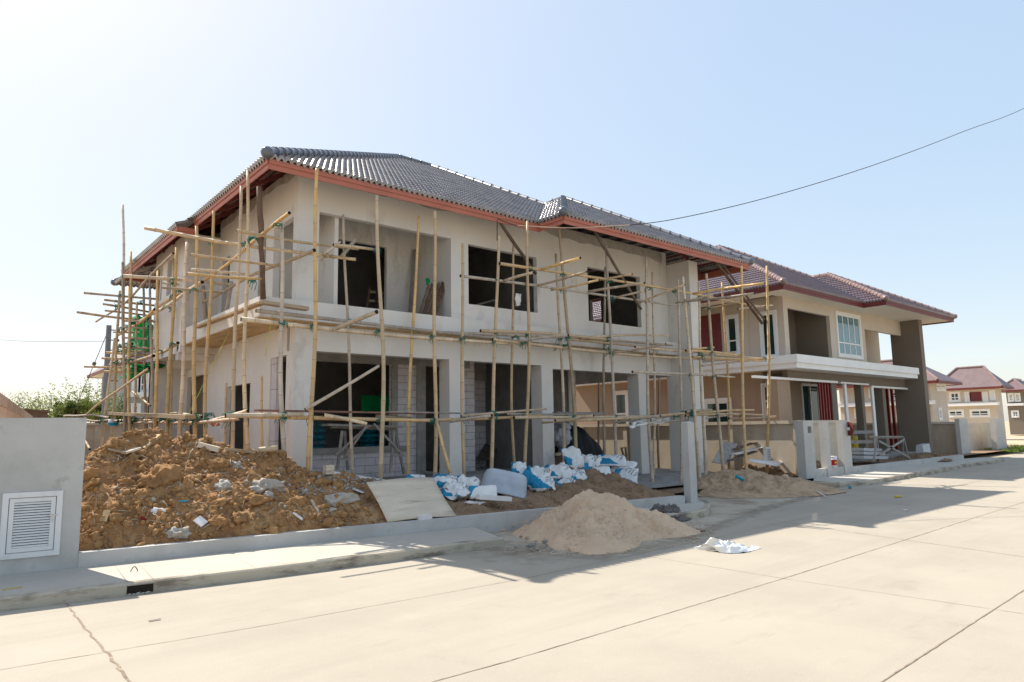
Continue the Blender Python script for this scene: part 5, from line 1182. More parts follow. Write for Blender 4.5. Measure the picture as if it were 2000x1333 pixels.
# middle lift
horiz((500, 607), (1000, 665), y=YN-.1, r=.046, mat='bamboo_old'); horiz((470, 624), (1000, 671.6), y=oo, r=.05); trans((651, 644.6), (736, 609.5), YO-.1, .05)
horiz((939, 646.5), (1183.5, 663), y=YO-.1, r=.046); horiz((870, 650), (1314, 675), y=YN-.1, r=.042, mat='bamboo_old'); horiz((960, 664), (1491, 705), y=oo, r=.044)
horiz((1110, 663), (1344, 685.5), y=YN-.2, r=.04, mat='bamboo_old'); horiz((1240, 678), (1497, 702), y=13.2, r=.04); horiz((1134, 660), (1306, 656), y=YN-.3, r=.04)
horiz((1050, 672), (1240, 690), y=YN-.05, r=.036, mat='bamboo_old'); trans((1010, 668), (1110, 655), YO+.1, .036, mat='bamboo_old'); trans((1190, 690), (1300, 672), YO+.1, .036, mat='bamboo_old')
horiz((1340, 685), (1448, 695.5), y=12.4, r=.044); horiz((1351, 697), (1509, 700), y=13.1, r=.038); horiz((1370, 715), (1510, 700), y=13.3, r=.034, mat='bamboo_old')
horiz((1351, 683), (1394, 679), y=12.5, r=.04); horiz((1405, 690), (1436, 689), y=13.2, r=.04, mat='bamboo_old'); horiz((1234.5, 726.6), (1435.5, 737), y=12.35, r=.04, mat='bamboo_old')
# lower lift
horiz((484, 813), (848, 822), y=oo, r=.048); horiz((440, 812), (592, 809), y=YO-.05, r=.05); horiz((632, 811), (716, 828), y=YO-.12, r=.045); horiz((732, 813), (805, 818), y=YO+.4, r=.045, mat='bamboo_old')
horiz((800, 822), (1060, 812), y=oo, r=.045); horiz((989, 809), (1176, 809), y=YN-.1, r=.034, mat='bamboo_old'); horiz((900, 813), (1067.5, 799), y=YO-.1, r=.034, mat='bamboo_old'); horiz((1003, 816), (1359, 811.5), y=YO-.1, r=.046)
horiz((1084, 822), (1365, 804), y=12.5, r=.04, mat='bamboo_old'); horiz((1340, 805), (1390, 801), y=12.4, r=.044, mat='bamboo_old'); horiz((1340, 812), (1489.5, 811), y=12.45, r=.042, mat='bamboo_old'); horiz((1356, 809), (1472, 801.4), y=12.7, r=.04)
horiz((1423, 817.6), (1515, 813.7), y=12.9, r=.042, mat='bamboo_old'); horiz((1230, 828), (1420, 812), y=YN-.1, r=.036, mat='bamboo_old')
trans((880, 824), (960, 812), YO, .036, mat='bamboo_old'); trans((1060, 826), (1160, 812), YO, .036, mat='bamboo_old'); trans((1200, 826), (1290, 813), YO, .036, mat='bamboo_old')
# braces
bamboo('brace_pole', P(596, 800, y=YO-.15), P(740, 715, y=YO-.1), .042, FS, .036, 'bamboo_old'); bamboo('brace_pole', P(852.5, 821.5, y=YO-.1), P(881, 930, y=YO-.6), .038, FS, .045)
# planks on the lifts
def splank(p0, p1, y, w_, t_, mat, par=None, name='plank'):
    a, b = P(*p0, y=y), P(*p1, y=y); mb = MB(); mb.bar(a, b, w_, t_); return mb.build(name, MT[mat], par or FS)
splank((500, 802), (824, 808), YO+.35, .22, .035, 'timber_red'); splank((755, 805), (955, 808.5), YO+.3, .22, .03, 'timber_grey'); splank((1084, 806), (1176, 807), YO+.4, .2, .03, 'timber_grey')
splank((1395, 806), (1420, 803), 12.9, .2, .03, 'white')
splank((512, 591), (600, 604), 13.9, .2, .07, 'timber'); a_ = P(512, 592, y=13.85); mb = MB(); b_ = P(385, 640, x=a_.x-.05); mb.bar(a_, b_, .14, .05); mb.build('plank', MT['timber'], LS)
splank((630, 497), (662, 474), YO+.5, .2, .03, 'ply'); splank((667, 501), (693, 470), YO+.4, .09, .06, 'timber')
mb = MB()
for k in range(7): p = P(626+k*4+rb.uniform(-2, 2), 500+rb.uniform(-4, 3), y=YO+.45); mb.bar(p, p+Vector((rb.uniform(-.15, .15), .05, rb.uniform(-.12, .05))), .07, .015)
mb.build('splinter', MT['timber'], FS)
# side scaffold: poles laid across (street direction) and ledgers running back
def cross(p0, p1, uc, r, mat='bamboo'):
    vc = lerp(p0[1], p1[1], (uc-p0[0])/(p1[0]-p0[0])); y = P(uc, vc, x=XL).y
    return horiz(p0, p1, y=y+.08, r=r*.8, par=LS, mat=mat, name='transom_pole')
for p0, p1, uc, r, mat in (((239.5, 539.5), (452.5, 556), 341, .062, 'bamboo'), ((164, 572.5), (310, 585), 257, .05, 'bamboo_old'), ((203.5, 586), (310, 598), 243, .05, 'bamboo_old'), ((201, 594), (292, 610), 241, .05, 'bamboo_old'), ((150, 610), (310, 628), 236, .055, 'bamboo_old'),
        ((205, 607), (292, 617), 236, .045, 'bamboo_old'), ((239.5, 627), (305, 629), 260, .045, 'bamboo'), ((220.6, 649), (292, 650), 236, .045, 'bamboo'), ((229, 677.6), (325.6, 682), 257, .05, 'bamboo'), ((220.6, 687), (311, 688), 236, .045, 'bamboo'),
        ((207, 689), (294, 694), 230, .05, 'bamboo'), ((198.5, 700), (279, 701), 232, .05, 'bamboo'), ((164, 716.5), (294, 723), 228, .045, 'bamboo'), ((203, 726), (273, 728), 228, .045, 'bamboo'), ((317, 562), (440, 572), 382, .04, 'bamboo_old'),
        ((365, 535), (510, 545), 460, .042, 'bamboo'), ((371, 527), (485, 537), 410, .046, 'bamboo'), ((372, 498), (545, 520), 470, .04, 'bamboo_old'), ((236, 640), (300, 641), 262, .04, 'bamboo_old'), ((240, 660), (300, 664), 262, .04, 'bamboo_old'), ((318, 553), (350, 556), 340, .042, 'bamboo')):
    cross(p0, p1, uc, r, mat)
horiz((565, 419.5), (304, 604), x=4.98, r=.038, par=LS); horiz((302, 606), (230, 655), x=XL+.12, r=.044, par=LS)
horiz((614, 487), (397, 590.5), x=5.45, r=.042, par=LS, mat='bamboo_old'); horiz((395, 552), (268, 632), x=XL+.3, r=.05, par=LS)
horiz((347.5, 671), (286, 700), x=XL+.1, r=.045, par=LS); horiz((300, 696), (215, 712), x=XL-.1, r=.05, par=LS, mat='bamboo_old')
horiz((258, 672), (240, 690), x=XL+.1, r=.05, par=LS)
for (p0, p1, x, r, mat) in (((484, 807.5), (232, 818), XL+.15, .044, 'bamboo'), ((470, 818), (215, 826), XL+.1, .05, 'bamboo_old'), ((395, 812), (250, 822), XL+.25, .05, 'bamboo'), ((214, 816), (125, 813.5), XL-.4, .05, 'bamboo_old'), ((230, 824), (140, 820), XL-.35, .045, 'bamboo_old')):
    horiz(p0, p1, x=x, r=r*.8, par=LS, mat=mat)
a, b = P(211, 807.5, x=XL-.15), P(372, 815, x=XL-.15); mb = MB(); mb.bar(a, b, .22, .09); mb.build('plank', MT['timber'], LS)
for q0, q1, x, r, mat in (((164, 814), (292, 720), XL-.4, .05, 'bamboo'), ((244, 753), (294, 793), XL, .045, 'bamboo'), ((190, 629), (337, 495), XL-.2, .055, 'bamboo_old'), ((158, 845), (176, 878), 3.2, .05, 'bamboo_old')):
    a, b = P(*q0, x=x), P(*q1, x=x); bamboo('brace_pole', a, b, r*.65, LS, None, mat)
# poles against the side wall
for q0, q1, nm in (((397, 560), (403, 629), 'a'), ((452, 551), (442, 610), 'b')):
    a, b = P(*q0, x=5.6), P(*q1, x=5.6); bamboo('upright_pole', b, a, .06, LS, .05, 'bamboo_old')
# rope lashings where poles cross: one knot mesh, copied
kb = MB()
for k in range(3):
    a0 = k*1.1; pts = [Vector((math.cos(t)*.068, math.sin(t)*.068, .02*math.sin(2*t+a0)+(k-1)*.022)) for t in [2*math.pi*i/10 for i in range(11)]]; kb.tube(pts, .0085, 5)
for k in range(5):
    an = rb.uniform(0, 6.28); p = Vector((math.cos(an)*.07, math.sin(an)*.07, 0)); q = p*rb.uniform(1.3, 1.9)+Vector((0, 0, rb.uniform(-.05, .02))); kb.tube([p, (p+q)/2+Vector((0, 0, .025)), q, q+Vector((0, 0, -rb.uniform(.03, .16)))], .007, 4)
knot_me = None
def closest(a, b, c, d):
    u, v, w_ = b-a, d-c, a-c; A, B, Cc, Dd, E_ = u.dot(u), u.dot(v), v.dot(v), u.dot(w_), v.dot(w_); den = A*Cc-B*B
    if den < 1e-6: return None
    s = (B*E_-Cc*Dd)/den; t = (A*E_-B*Dd)/den
    if not (0.01 < s < .99 and 0 <= t <= 1): return None
    p, q = a+u*s, c+v*t; return (p+q)/2, (p-q).length
count = 0
for (a, b, o) in HORIZ:
    for (c, d, par) in UPR:
        r_ = closest(a, b, c, d)
        if r_ and r_[1] < .3 and count < 240:
            if knot_me is None: kn = kb.build('rope_lashing', MT['rope'], None, True); knot_me = kn
            else: kn = knot_me.copy(); C.objects.link(kn)
            kn.parent = o; kn.location = r_[0]-wloc(o)+Vector((0, 0, 0)); kn.rotation_euler = (rb.uniform(-.5, .5), rb.uniform(-.5, .5), rb.uniform(0, 6.28)); s_ = rb.uniform(.75, 1.05); kn.scale = (s_, s_, s_); count += 1

# timber props under the eave
def prop(p0, y0, p1, y1, label, r=.035, mat='timber_dark'):
    a, b = P(*p0, y=y0), P(*p1, y=y1); n = 9; pts = [a.lerp(b, i/n)+Vector((rb.uniform(-1, 1), 0, rb.uniform(-1, 1)))*.012 for i in range(n+1)]
    mb = MB(); mb.tube(pts, [r*rb.uniform(.85, 1.1) for _ in pts], 7); return tag(mb.build('timber_prop', MT[mat], None, True, loc=b), label, 'prop')
prop((969, 424), 13.75, (1047, 537), 13.25, 'dark timber prop slanting from the eave across the middle upper window', .045)
prop((1158, 447), 12.85, (1252, 605), 13.15, 'dark timber prop slanting from the eave across the right upper window', .045)
prop((1392, 503), 12.8, (1489, 632), 12.7, 'longer dark prop crossing in front of the maroon panel at the right', .05); prop((1407, 511), 12.9, (1492, 624), 13.0, 'thinner of the two crossed props at the right of the porch pillar', .04)
prop((506, 366), 14.2, (514, 584), 14.2, 'rough dark tree trunk prop standing on the ledge beside the corner balcony', .06)

# trestle work bench in front of the terrace window
def trestle(name, label, top0, top1, y, legs, z_top_w=.35, mat='timber_grey'):
    a, b = P(*top0, y=y), P(*top1, y=y); t = thing(name, label, 'trestle', ((a.x+b.x)/2, y+.2, .3)); mb = MB()
    mb.bar(a+Vector((0, .2, 0)), b+Vector((0, .2, 0)), z_top_w, .05); mb.bar(a+Vector((.15, .2, -.05)), b+Vector((-.15, .2, -.05)), .12, .06); mb.build('top_board', MT[mat], t)
    for (p0, p1, dy) in legs:
        m2 = MB(); m2.bar(P(*p0, y=y+dy), P(*p1, y=y+dy*2), .06, .045, up=(0, 1, 0)); m2.build('leg', MT[mat], t)
    return t
t = trestle('work_trestle', 'rough grey timber trestle bench standing before the terrace window', (642, 830), (789, 834), 14.9, (((668, 842), (659, 918), .0), ((673, 842), (679, 918), .25), ((770, 842), (762, 925), .0), ((772, 842), (789, 926), .25)))
for p0, p1 in (((655, 890), (719, 832)), ((672, 895), (716, 832)), ((730, 828), (787, 890)), ((660, 897), (680, 897)), ((765, 890), (786, 890))):
    m2 = MB(); m2.bar(P(*p0, y=14.85), P(*p1, y=14.85), .05, .03, up=(0, 1, 0)); m2.build('brace', MT['timber_grey'], t)
t = trestle('work_trestle', 'light wooden sawhorse standing before the tall taupe pillar', (1703, 853), (1769, 853), 12.4, (((1713, 855), (1706, 902), .0), ((1713, 855), (1715, 904), .3), ((1764, 855), (1763, 898), .3), ((1765, 855), (1776, 901), .0)), .2)
for p0, p1 in (((1717, 889), (1766, 859)), ((1717, 862), (1777, 895))):
    m2 = MB(); m2.bar(P(*p0, y=12.38), P(*p1, y=12.38), .09, .04, up=(0, 1, 0)); m2.build('brace', MT['timber_grey'], t)
t = thing('rail_barrier', 'two grey rails nailed across the porch of the finished house', 'barrier', P(1685, 870, y=13.5))
for v0, v1 in ((845, 844), (864, 863)):
    m2 = MB(); m2.bar(P(1660, v0, y=13.5), P(1704, v1, y=13.5), .1, .14); m2.build('rail', MT['timber_grey'], t)
for i, (v, lab) in enumerate(((878, 'uppermost white wrapped sheet in the pile on the porch'), (885, 'middle white wrapped sheet in the pile on the porch'), (893, 'lowest white wrapped sheet in the pile on the porch'))):
    a, b = P(1664, v, y=13.2), P(1700+i*6, v+1, y=13.2); mb = MB(); mb.bar(a, b, 1.0, .12); tag(mb.build('wrapped_sheet', MT['tarp_white'], None, loc=a), lab, 'sheet pack')
a = P(1674, 862, y=15.2); mb = MB(); mb.box(a.x-.45, a.x+.45, 15.2, 15.3, .42, a.z+.25); tag(mb.build('cardboard_sheet', MT['yellow'], None, loc=a), 'yellow ochre panel standing inside the porch behind the rails', 'panel')
c = P(1808, 882, y=13.2); mb = MB(); mb.hexa([(c.x-.55, 13.1, .2), (c.x+.5, 13.1, .2), (c.x+.5, 13.5, .2), (c.x-.55, 13.5, .2), (c.x-.5, 13.15, c.z+.32), (c.x+.45, 13.15, c.z+.38), (c.x+.45, 13.45, c.z+.38), (c.x-.5, 13.45, c.z+.32)]); tag(mb.build('foam_block', MT['tarp_white'], None, loc=(c.x, 13.1, .2)), 'white foam block at the foot of the tall taupe pillar', 'foam block')

# ---------------------------------------------------------------- things inside the house
MT['teal_sack'] = M('teal_printed_sack', (.02, .16, .20), .6, .4, 9, .2, 12, rnd=.3)
def pillow(mb, c, L, W, T, seed):
    n = 8
    base = len(mb.v)
    for s_ in (1, -1):
        for i in range(n+1):
            for j in range(n+1):
                a, b = i/n*2-1, j/n*2-1; p = max(0, (1-a**4)*(1-b**4))**.5
                mb.v.append(Vector(c)+Vector((a*L/2, b*W/2, s_*T/2*p+.012*fbm(a+seed, b, 2, 2, seed))))
    st = (n+1)**2
    for s_ in (0, 1):
        for i in range(n):
            for j in range(n):
                q = base+s_*st+i*(n+1)+j; f = (q, q+n+1, q+n+2, q+1); mb.f.append(f if s_ == 0 else f[::-1]); mb.mi.append(0)
for (u0, u1, vt, y, side) in ((612, 639, 826, 17.3, 'left'), (713, 762, 838, 17.2, 'right')):
    a, b = P(u0, 850, y=y), P(u1, 850, y=y); zt = P(u0, vt, y=y).z; zb0 = .8; nrow = 9; T = (zt-zb0)/nrow; cols_ = 1 if side == 'left' else 2
    for k in range(nrow):
        for q in range(cols_):
            Lx = (b.x-a.x)/cols_; c = Vector((a.x+Lx*(q+.5)+rr.uniform(-.03, .03), y+.2+rr.uniform(-.03, .03), zb0+T*(k+.5))); mb = MB(); pillow(mb, c, Lx*1.02, .45, T*1.15, k+q*20)
            if side == 'left': lab = 'teal printed cement bag in the single stack behind the terrace window, near the corner column'
            else: lab = 'teal printed cement bag in the %s column of the double stack behind the terrace window' % ('left' if q == 0 else 'right')
            tag(mb.build('cement_bag', MT['teal_sack'], None, True, loc=c), lab, 'cement bag', 'teal cement bags stacked indoors, '+(side if cols_ == 1 else side+str(q)))
a = pxr(742, 763, 780, 806, y=17.9); mb = MB(); N = 10
for i in range(N+1):
    for j in range(6): mb.v.append(Vector((lerp(a[0]-.6, a[1]+.3, i/N), 17.9+.05*math.sin(i*1.7), lerp(a[2], a[3]+.1, j/5))))
for i in range(N):
    for j in range(5): q = i*6+j; mb.f.append((q, q+6, q+7, q+1)); mb.mi.append(0)
o = mb.build('green_net', MT['tarp_green'], None, True, loc=(a[0], 17.9, a[2])); tag(o, 'green netting sheet hanging inside the terrace window', 'netting'); o.modifiers.new('t', 'SOLIDIFY').thickness = .01
# slatted rack and plank on the balcony
def rack(p_bl, p_br, p_tr, p_tl, y, n, label, nm='slatted_rack', mat='timber_dark'):
    bl, br, tr, tl = [P(*p, y=yy) for p, yy in ((p_bl, y), (p_br, y), (p_tr, y+.12), (p_tl, y+.12))]; t = thing(nm, label, 'rack', (bl+br)/2)
    for k in range(n):
        m2 = MB(); f = k/(n-1); m2.bar(bl.lerp(br, f), tl.lerp(tr, f), .07, .025, up=(0, 1, 0)); m2.build('slat', MT[mat], t)
    for f in (.15, .5, .85):
        m2 = MB(); m2.bar(bl.lerp(tl, f)+Vector((0, .05, 0)), br.lerp(tr, f)+Vector((.05, .05, 0)), .07, .06, up=(0, 1, 0)); m2.build('crossbar', MT['timber'], t)
rack((818, 622), (849, 624), (872, 550), (838, 556), 14.82, 6, 'grey slatted timber rack leaning in the right of the upper balcony')
rack((715, 612), (750, 614), (752, 566), (722, 562), 16.9, 3, 'brown timber frame standing inside the upper balcony doorway', 'timber_easel', 'timber_dark')
plank('plank', [P(802, 612, y=15.9), P(811, 488, y=16.2)], .14, .04, MT['timber_grey'], 'tall grey plank leaning on the back of the upper balcony', 'plank')
c = P(836, 550, y=14.95); mb = MB(); icos(mb, c, .07, 3, (.7, .4, 1.3), .6, 3); tag(mb.build('green_scrap', MT['tarp_green'], None, True, loc=c), 'scrap of green netting snagged on top of the slatted rack', 'netting scrap')
for i, (p0, p1, lab) in enumerate((((917, 600), (960, 588), 'bench board seen through the middle upper window'),)): plank('bench_board', [P(*p0, y=16.2), P(*p1, y=16.2)], .35, .05, MT['timber_grey'], lab, 'board')
plank('leaning_board', [P(945, 898, y=16.9), P(962, 868, y=17.4)], .5, .03, MT['timber_dark'], 'dark board leaning on the block wall of the middle bay', 'board')
plank('stone_slab', [P(826, 922, y=15.6), P(840, 924, y=15.6)], .3, .06, MT['concrete'], 'grey slab lying on the terrace floor by the doorway', 'slab')
# covered material pile in the carport
tp = P(1140, 880, y=16.6); t = thing('tarp_pile', 'heap of materials under a black plastic sheet in the carport', 'covered pile', (tp.x, 17, .45))
mb = MB(); NX, NY = 44, 26; xa_, xb_ = P(1098, 860, y=16.6).x, P(1190, 890, y=16.6).x; zt = P(1125, 832, y=16.6).z
for i in range(NX+1):
    for j in range(NY+1):
        a, b = i/NX, j/NY; h = max(0, 1-abs(2*b-1)**3)*(1-max(0, (a-.35)/.65)**1.7)*min(1, a*9+.2); z = .46+(zt-.46)*h+.1*fbm(a*5, b*3, 1.2, 4, 2)*h
        mb.v.append(Vector((lerp(xa_, xb_, a), 16.0+b*2.0+.06*fbm(a*4, b*4, 2, 3, 7), max(.455, z))))
for i in range(NX):
    for j in range(NY): q = i*(NY+1)+j; mb.f.append((q, q+NY+1, q+NY+2, q+1)); mb.mi.append(0)
mb.build('black_sheet', MT['tarp_black'], t, True)
def lumpy(u0, u1, v0, v1, y, mat, name, label, cat, seed, rough=.2):
    c = P((u0+u1)/2, (v0+v1)/2, y=y); k = (c-EYE).dot(_f)/F_PX; mb = MB(); icos(mb, c, 1, 4, ((u1-u0)*k/2, .4, (v1-v0)*k/2), rough, seed)
    for i, v in enumerate(mb.v): mb.v[i] = v+Vector((fbm(v.y, v.z, 3, 3, seed), fbm(v.x, v.z, 3, 3, seed+4), fbm(v.x, v.y, 3, 3, seed+7)))*.06
    return tag(mb.build(name, mat, None, True, loc=c), label, cat)
lumpy(1080, 1112, 836, 872, 16.3, MT['tarp_white'], 'white_bundle', 'white wrapped bundle beside the black plastic sheet', 'bundle', 3)
lumpy(1083, 1108, 826, 842, 16.5, MT['tarp_white'], 'white_bundle', 'smaller white bundle on top of the wrapped bundle in the carport', 'bundle', 5)
a = P(1085, 905, y=14.9); mb = MB(); mb.hexa([P(1080, 912, y=14.6), P(1100, 912, y=14.6), P(1106, 880, y=15.4), P(1092, 880, y=15.4), P(1080, 908, y=14.7), P(1100, 908, y=14.7), P(1106, 876, y=15.5), P(1092, 876, y=15.5)]); tag(mb.build('timber_trestle', MT['timber_dark'], None, loc=a), 'dark slanting timber boards behind the top of the sack pile', 'boards')
plank('board', [P(1086, 888, y=14.5), P(1112, 884, y=14.5)], .1, .08, MT['timber'], 'light timber rail above the dark boards behind the sacks', 'board')
t = thing('timber_easel', 'small brown timber easel frame standing at the right end of the carport', 'frame', P(1222, 900, y=20.6))
for p0, p1 in (((1214, 876), (1222, 905)), ((1222, 875), (1224, 905)), ((1213, 876), (1223, 874)), ((1218, 890), (1224, 889))):
    m2 = MB(); m2.bar(P(*p0, y=17.5), P(*p1, y=17.5), .07, .05); m2.build('rail', MT['timber'], t)

# hanging things on the scaffold
def cloth(name, pts, mat, label, cat, y=None, x=None, seed=0, th=.006):
    kw = {'y': y} if y is not None else {'x': x}; c = [P(*p, **kw) for p in pts]; N = 12; mb = MB()
    for i in range(N+1):
        for j in range(N+1):
            a, b = i/N, j/N; q = c[0].lerp(c[1], a).lerp(c[3].lerp(c[2], a), b); q += Vector((fbm(a*3, b*2, 1, 3, seed), 1.4*fbm(a*4, b, 1.2, 3, seed+3), .4*fbm(a*3, b*3, 1, 3, seed+5)))*.12*((c[0]-c[1]).length+.2); mb.v.append(q)
    for i in range(N):
        for j in range(N): q = i*(N+1)+j; mb.f.append((q, q+N+1, q+N+2, q+1)); mb.mi.append(0)
    o = mb.build(name, mat, None, True, loc=c[0]); o.modifiers.new('t', 'SOLIDIFY').thickness = th; return tag(o, label, cat)
cloth('cloth_rag', [(1006, 573), (1017, 575), (1014, 597), (1007, 598)], MT['white'], 'white cloth rag hanging on a bamboo pole before the middle upper window', 'rag', y=YN-.1, seed=2)
cloth('plastic_film', [(1234, 826), (1310, 815), (1300, 822), (1232, 840)], MT['film'], 'torn pinkish plastic film hanging from the lower bamboo lift', 'plastic film', y=YO+.1, seed=5)
MT['net_thin'] = MT['tarp_green']
cloth('green_net', [(266, 618), (296, 618), (295, 684), (250, 692)], MT['tarp_green'], 'upper green netting sheet hung on the left scaffold', 'netting', x=XL+.6, seed=7)
cloth('green_net', [(248, 706), (298, 712), (292, 722), (252, 738)], MT['tarp_green'], 'lower bunched green netting on the left scaffold', 'netting', x=XL+.55, seed=9)
bk = thing('hanging_bucket', 'white and blue bucket bag hanging under the left scaffold rail', 'bucket', P(221, 826, x=XL-.3)); c = P(222, 826, x=XL-.3); k = (c-EYE).dot(_f)/F_PX
mb = MB(); mb.tube([c+Vector((0, 0, -9*k)), c+Vector((0, 0, -4*k)), c+Vector((0, 0, 7*k))], [6*k, 8.5*k, 9.5*k], 14); mb.build('bucket_body', MT['tarp_white'], bk, True)
mb = MB(); mb.tube([c+Vector((0, 0, -6*k)), c+Vector((0, 0, 0))], [8.2*k, 9.3*k], 14, cap=False); mb.build('blue_band', MT['blue_pipe'], bk, True)
lumpy(419, 429, 824, 833, 20.0, MT['orange'], 'orange_gloves', 'orange and black gloves hung on the lower rail of the left scaffold', 'gloves', 4, .4)
# strings
def string(name, pts, label, cat, mat, r=.006):
    mb = MB(); mb.tube(pts, r, 5); return tag(mb.build(name, mat, None, True, loc=pts[0]), label, cat)
MT['lime'] = M('lime_string', (.45, .55, .08), .6, .1, 3)
string('plumb_string', [P(448, 648, x=5.2), P(346, 856, x=4.6)], 'lime green string stretched from the ledge down to the heap', 'string', MT['lime'], .008)
string('plumb_string', [P(532, 615, y=14.2), P(524, 660, y=14.2), P(518, 696, y=14.2)], 'short lime string dangling from the corner ledge', 'string', MT['lime'], .006)
# overhead cable sagging from the eave towards the right
c0, c1 = P(972, 428, y=13.5), P(2060, 182, y=6.2); M_ = [P(1010, 441, y=13.3), P(1070, 444.5, y=12.95), P(1140, 445, y=12.5), P(1230, 440, y=11.9), P(1330, 426, y=11.2), P(1500, 386, y=10.0), P(1700, 325, y=8.6), P(1880, 258, y=7.4)]
ca = thing('overhead_cable', 'black overhead cable sagging from the eave of the unfinished house to the upper right', 'cable', c0)
def smooth(pts, n=6):
    out = []
    for i in range(len(pts)-1):
        p0, p1, p2, p3 = pts[max(i-1, 0)], pts[i], pts[i+1], pts[min(i+2, len(pts)-1)]
        for k in range(n):
            t = k/n; out.append(.5*((2*p1)+(p2-p0)*t+(2*p0-5*p1+4*p2-p3)*t*t+(3*p1-p0-3*p2+p3)*t**3))
    return out+[pts[-1]]
mb = MB(); mb.tube(smooth([c0]+M_+[c1, c1+(c1-M_[-1])*3+Vector((0, 0, 1.5)), c1+(c1-M_[-1])*9+Vector((0, 0, 6))]), .011, 6); mb.build('cable', MT['wire'], ca, True)
mb = MB(); mb.tube(smooth(M_[:4]), .0165, 6); mb.build('pale_sleeve', MT['wire_pale'], ca, True)
mb = MB(); mb.tube([P(971, 430, y=13.5), P(971, 470, y=13.45)], .012, 5); mb.build('tail', MT['wire'], ca, True)

# ================================================================ left background: pole, trees, sign
pp = P(204, 815, y=42); ptop = P(213, 636, y=42)
up = thing('utility_pole', 'grey concrete utility pole leaning slightly behind the left scaffold', 'utility pole', (pp.x, 42, 0))
mb = MB(); bz = pp+(pp-ptop)*.3; mb.tube([bz, ptop], [.17, .125], 8); mb.build('pole_shaft', MT['pole_c'], up)
for k in range(6):
    z_ = ptop.z-.25-.55*k; m2 = MB(); xq = lerp(ptop.x, pp.x, .55*k/(ptop.z-pp.z)); m2.tube([(xq, 42, z_), (xq+.42, 41.9, z_)], .03, 5); icos(m2, (xq+.45, 41.9, z_), .09, 1); m2.build('insulator', MT['timber_dark'], up)
g0, g1 = P(209, 652, y=42), P(154, 782, y=44); mb = MB(); mb.tube([g0, g1, g1+(g1-g0)*.35], .02, 4); mb.build('guy_wire', MT['wire'], up)
mb = MB(); q = g0.lerp(g1, .43); mb.tube([q, q+(g1-g0)*.04], .09, 6); mb.build('guy_insulator', MT['timber_dark'], up)
c0, c1 = P(-60, 661, y=60), P(205, 667, y=42); string('distant_wire', [c0, c0.lerp(c1, .5)-Vector((0, 0, .12)), c1], 'thin pale wire crossing the sky at the left to the utility pole', 'wire', MT['pole_c'], .012)
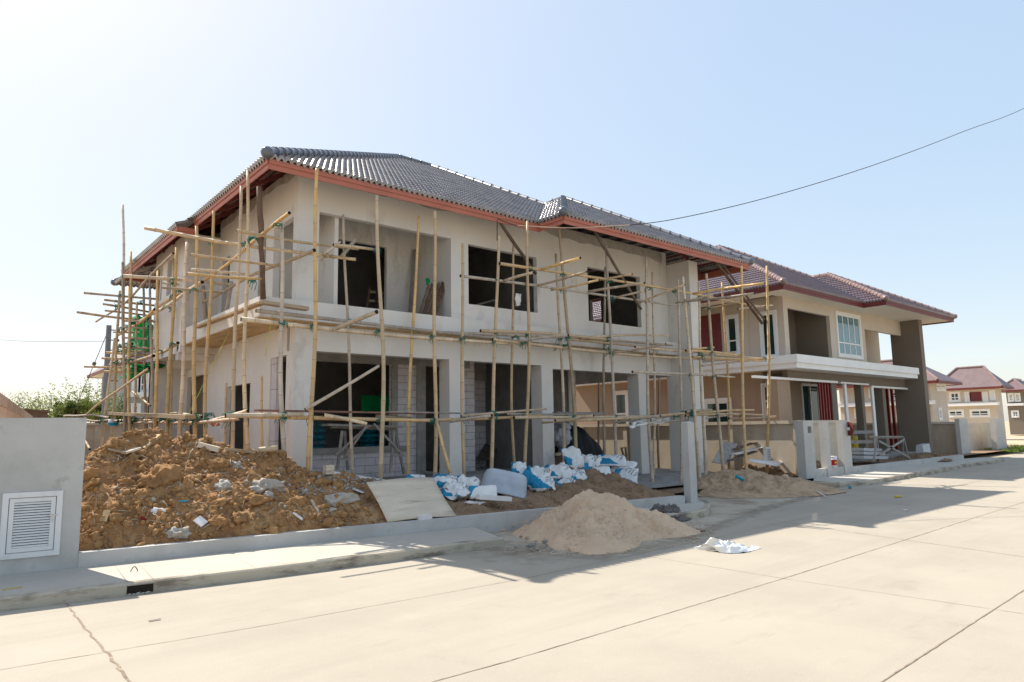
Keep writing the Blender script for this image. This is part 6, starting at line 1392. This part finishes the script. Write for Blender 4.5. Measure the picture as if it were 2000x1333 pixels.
def tree(name, label, u, v_top, v_base, w_px, y, seed, dens=.8, leaf=.26, group='trees beyond the plots'):
    b = P(u, v_base, y=y); tp_ = P(u, v_top+20, y=y); k = (b-EYE).dot(_f)/F_PX; W = w_px*k*.42; Ht = tp_.z-b.z; rt = random.Random(seed)
    t = thing(name, label, 'tree', (b.x, y, 0), group); mb = MB(); base = Vector((b.x, y, 0)); hz = b.z+Ht*.35
    mb.tube([base, base+Vector((.1, 0, hz*.6)), Vector((b.x+.2, y, hz+Ht*.3))], [.22, .16, .06], 7)
    tips = []
    for i in range(9):
        a = rt.uniform(0, 6.28); q = Vector((b.x+math.cos(a)*W*rt.uniform(.4, .95), y+math.sin(a)*W*.8, b.z+Ht*rt.uniform(.25, .98))); s = Vector((b.x+.1, y, hz*rt.uniform(.5, 1))); mb.tube([s, s.lerp(q, .5)+Vector((0, 0, .3)), q], [.08, .05, .015], 5); tips.append(q)
    mb.build('trunk', MT['bark'], t, True)
    mb = MB(); cl = [(q, W*rt.uniform(.2, .42)) for q in tips]+[(Vector((b.x+rt.uniform(-.8, .8)*W, y+rt.uniform(-.6, .6)*W, b.z+Ht*rt.uniform(.05, .9)**.8)), W*rt.uniform(.22, .45)) for _ in range(16)]
    for c_, r_ in cl:
        for i in range(int(170*dens)):
            d_ = Vector((rt.gauss(0, 1), rt.gauss(0, 1), rt.gauss(0, .75))); d_ = d_.normalized()*r_*rt.random()**.45; p = c_+d_; s = leaf*rt.uniform(.4, 1)
            n1 = Vector((rt.gauss(0, 1), rt.gauss(0, 1), rt.gauss(0, 1))).normalized(); n2 = n1.orthogonal().normalized(); n3 = n1.cross(n2); mb.quad(p-n2*s*.5, p-n3*s*.22, p+n2*s*.5, p+n3*s*.22)
        for i in range(3):
            a_ = Vector((rt.gauss(0, 1), rt.gauss(0, .6), abs(rt.gauss(0, 1)))).normalized(); p = c_+a_*r_*.8
            for q_ in range(14):
                pp_ = p+a_*q_*.12; s = leaf*.7; n2 = Vector((rt.gauss(0, 1), rt.gauss(0, 1), rt.gauss(0, 1))).normalized(); n3 = n2.orthogonal().normalized(); mb.quad(pp_, pp_+n2*s*.5+n3*s*.2, pp_+n2*s, pp_+n2*s*.5-n3*s*.2)
    mb.build('crown', MT['leaf'], t); return t
tree('broadleaf_tree', 'loose pale green tree left of the utility pole, with feathery shoots', 140, 768, 822, 75, 50, 3)
tree('broadleaf_tree', 'small tree with one tall shoot directly behind the utility pole', 186, 768, 822, 48, 52, 8)
tree('broadleaf_tree', 'low bush partly hidden by the left scaffold right of the utility pole', 226, 786, 822, 44, 54, 12, .8)
tree('broadleaf_tree', 'small rounded green bush above the end of the slatted brown wall', 38, 786, 822, 26, 60, 15, .7)
tree('broadleaf_tree', 'lowest pale bush between the slatted wall and the feathery tree', 96, 798, 822, 26, 56, 19, .7)
sgn = P(73, 806, y=48); t = thing('roof_sign', 'dark flat building block on the horizon between the bushes at left', 'shed', (sgn.x, 48, 0)); mb = MB(); mb.box(sgn.x-.55, sgn.x+.5, 48, 50, 0, sgn.z+.15); mb.build('wall', MT['timber_dark'], t)
mb = MB(); mb.hexa([(sgn.x-.65, 47.9, sgn.z+.15), (sgn.x+.6, 47.9, sgn.z), (sgn.x+.6, 50.1, sgn.z), (sgn.x-.65, 50.1, sgn.z+.15), (sgn.x-.65, 47.9, sgn.z+.23), (sgn.x+.6, 47.9, sgn.z+.08), (sgn.x+.6, 50.1, sgn.z+.08), (sgn.x-.65, 50.1, sgn.z+.23)]); mb.build('roof', MT['timber_dark'], t)
# right: grass beside the last gate post
mb = MB(); rg = random.Random(5)
for k in range(2500):
    x = rg.uniform(49, 58); y = rg.uniform(11.8, 15); h = rg.uniform(.08, .28); a = rg.uniform(0, 6.28); mb.poly([(x, y, .1), (x+.05*math.cos(a), y+.05*math.sin(a), .1), (x+.1*math.cos(a*3), y+.1*math.sin(a*2), .1+h)])
MT['grass'] = M('grass', (.16, .24, .04), .7, .3, 2); kind(mb.build('grass', MT['grass']), 'stuff')
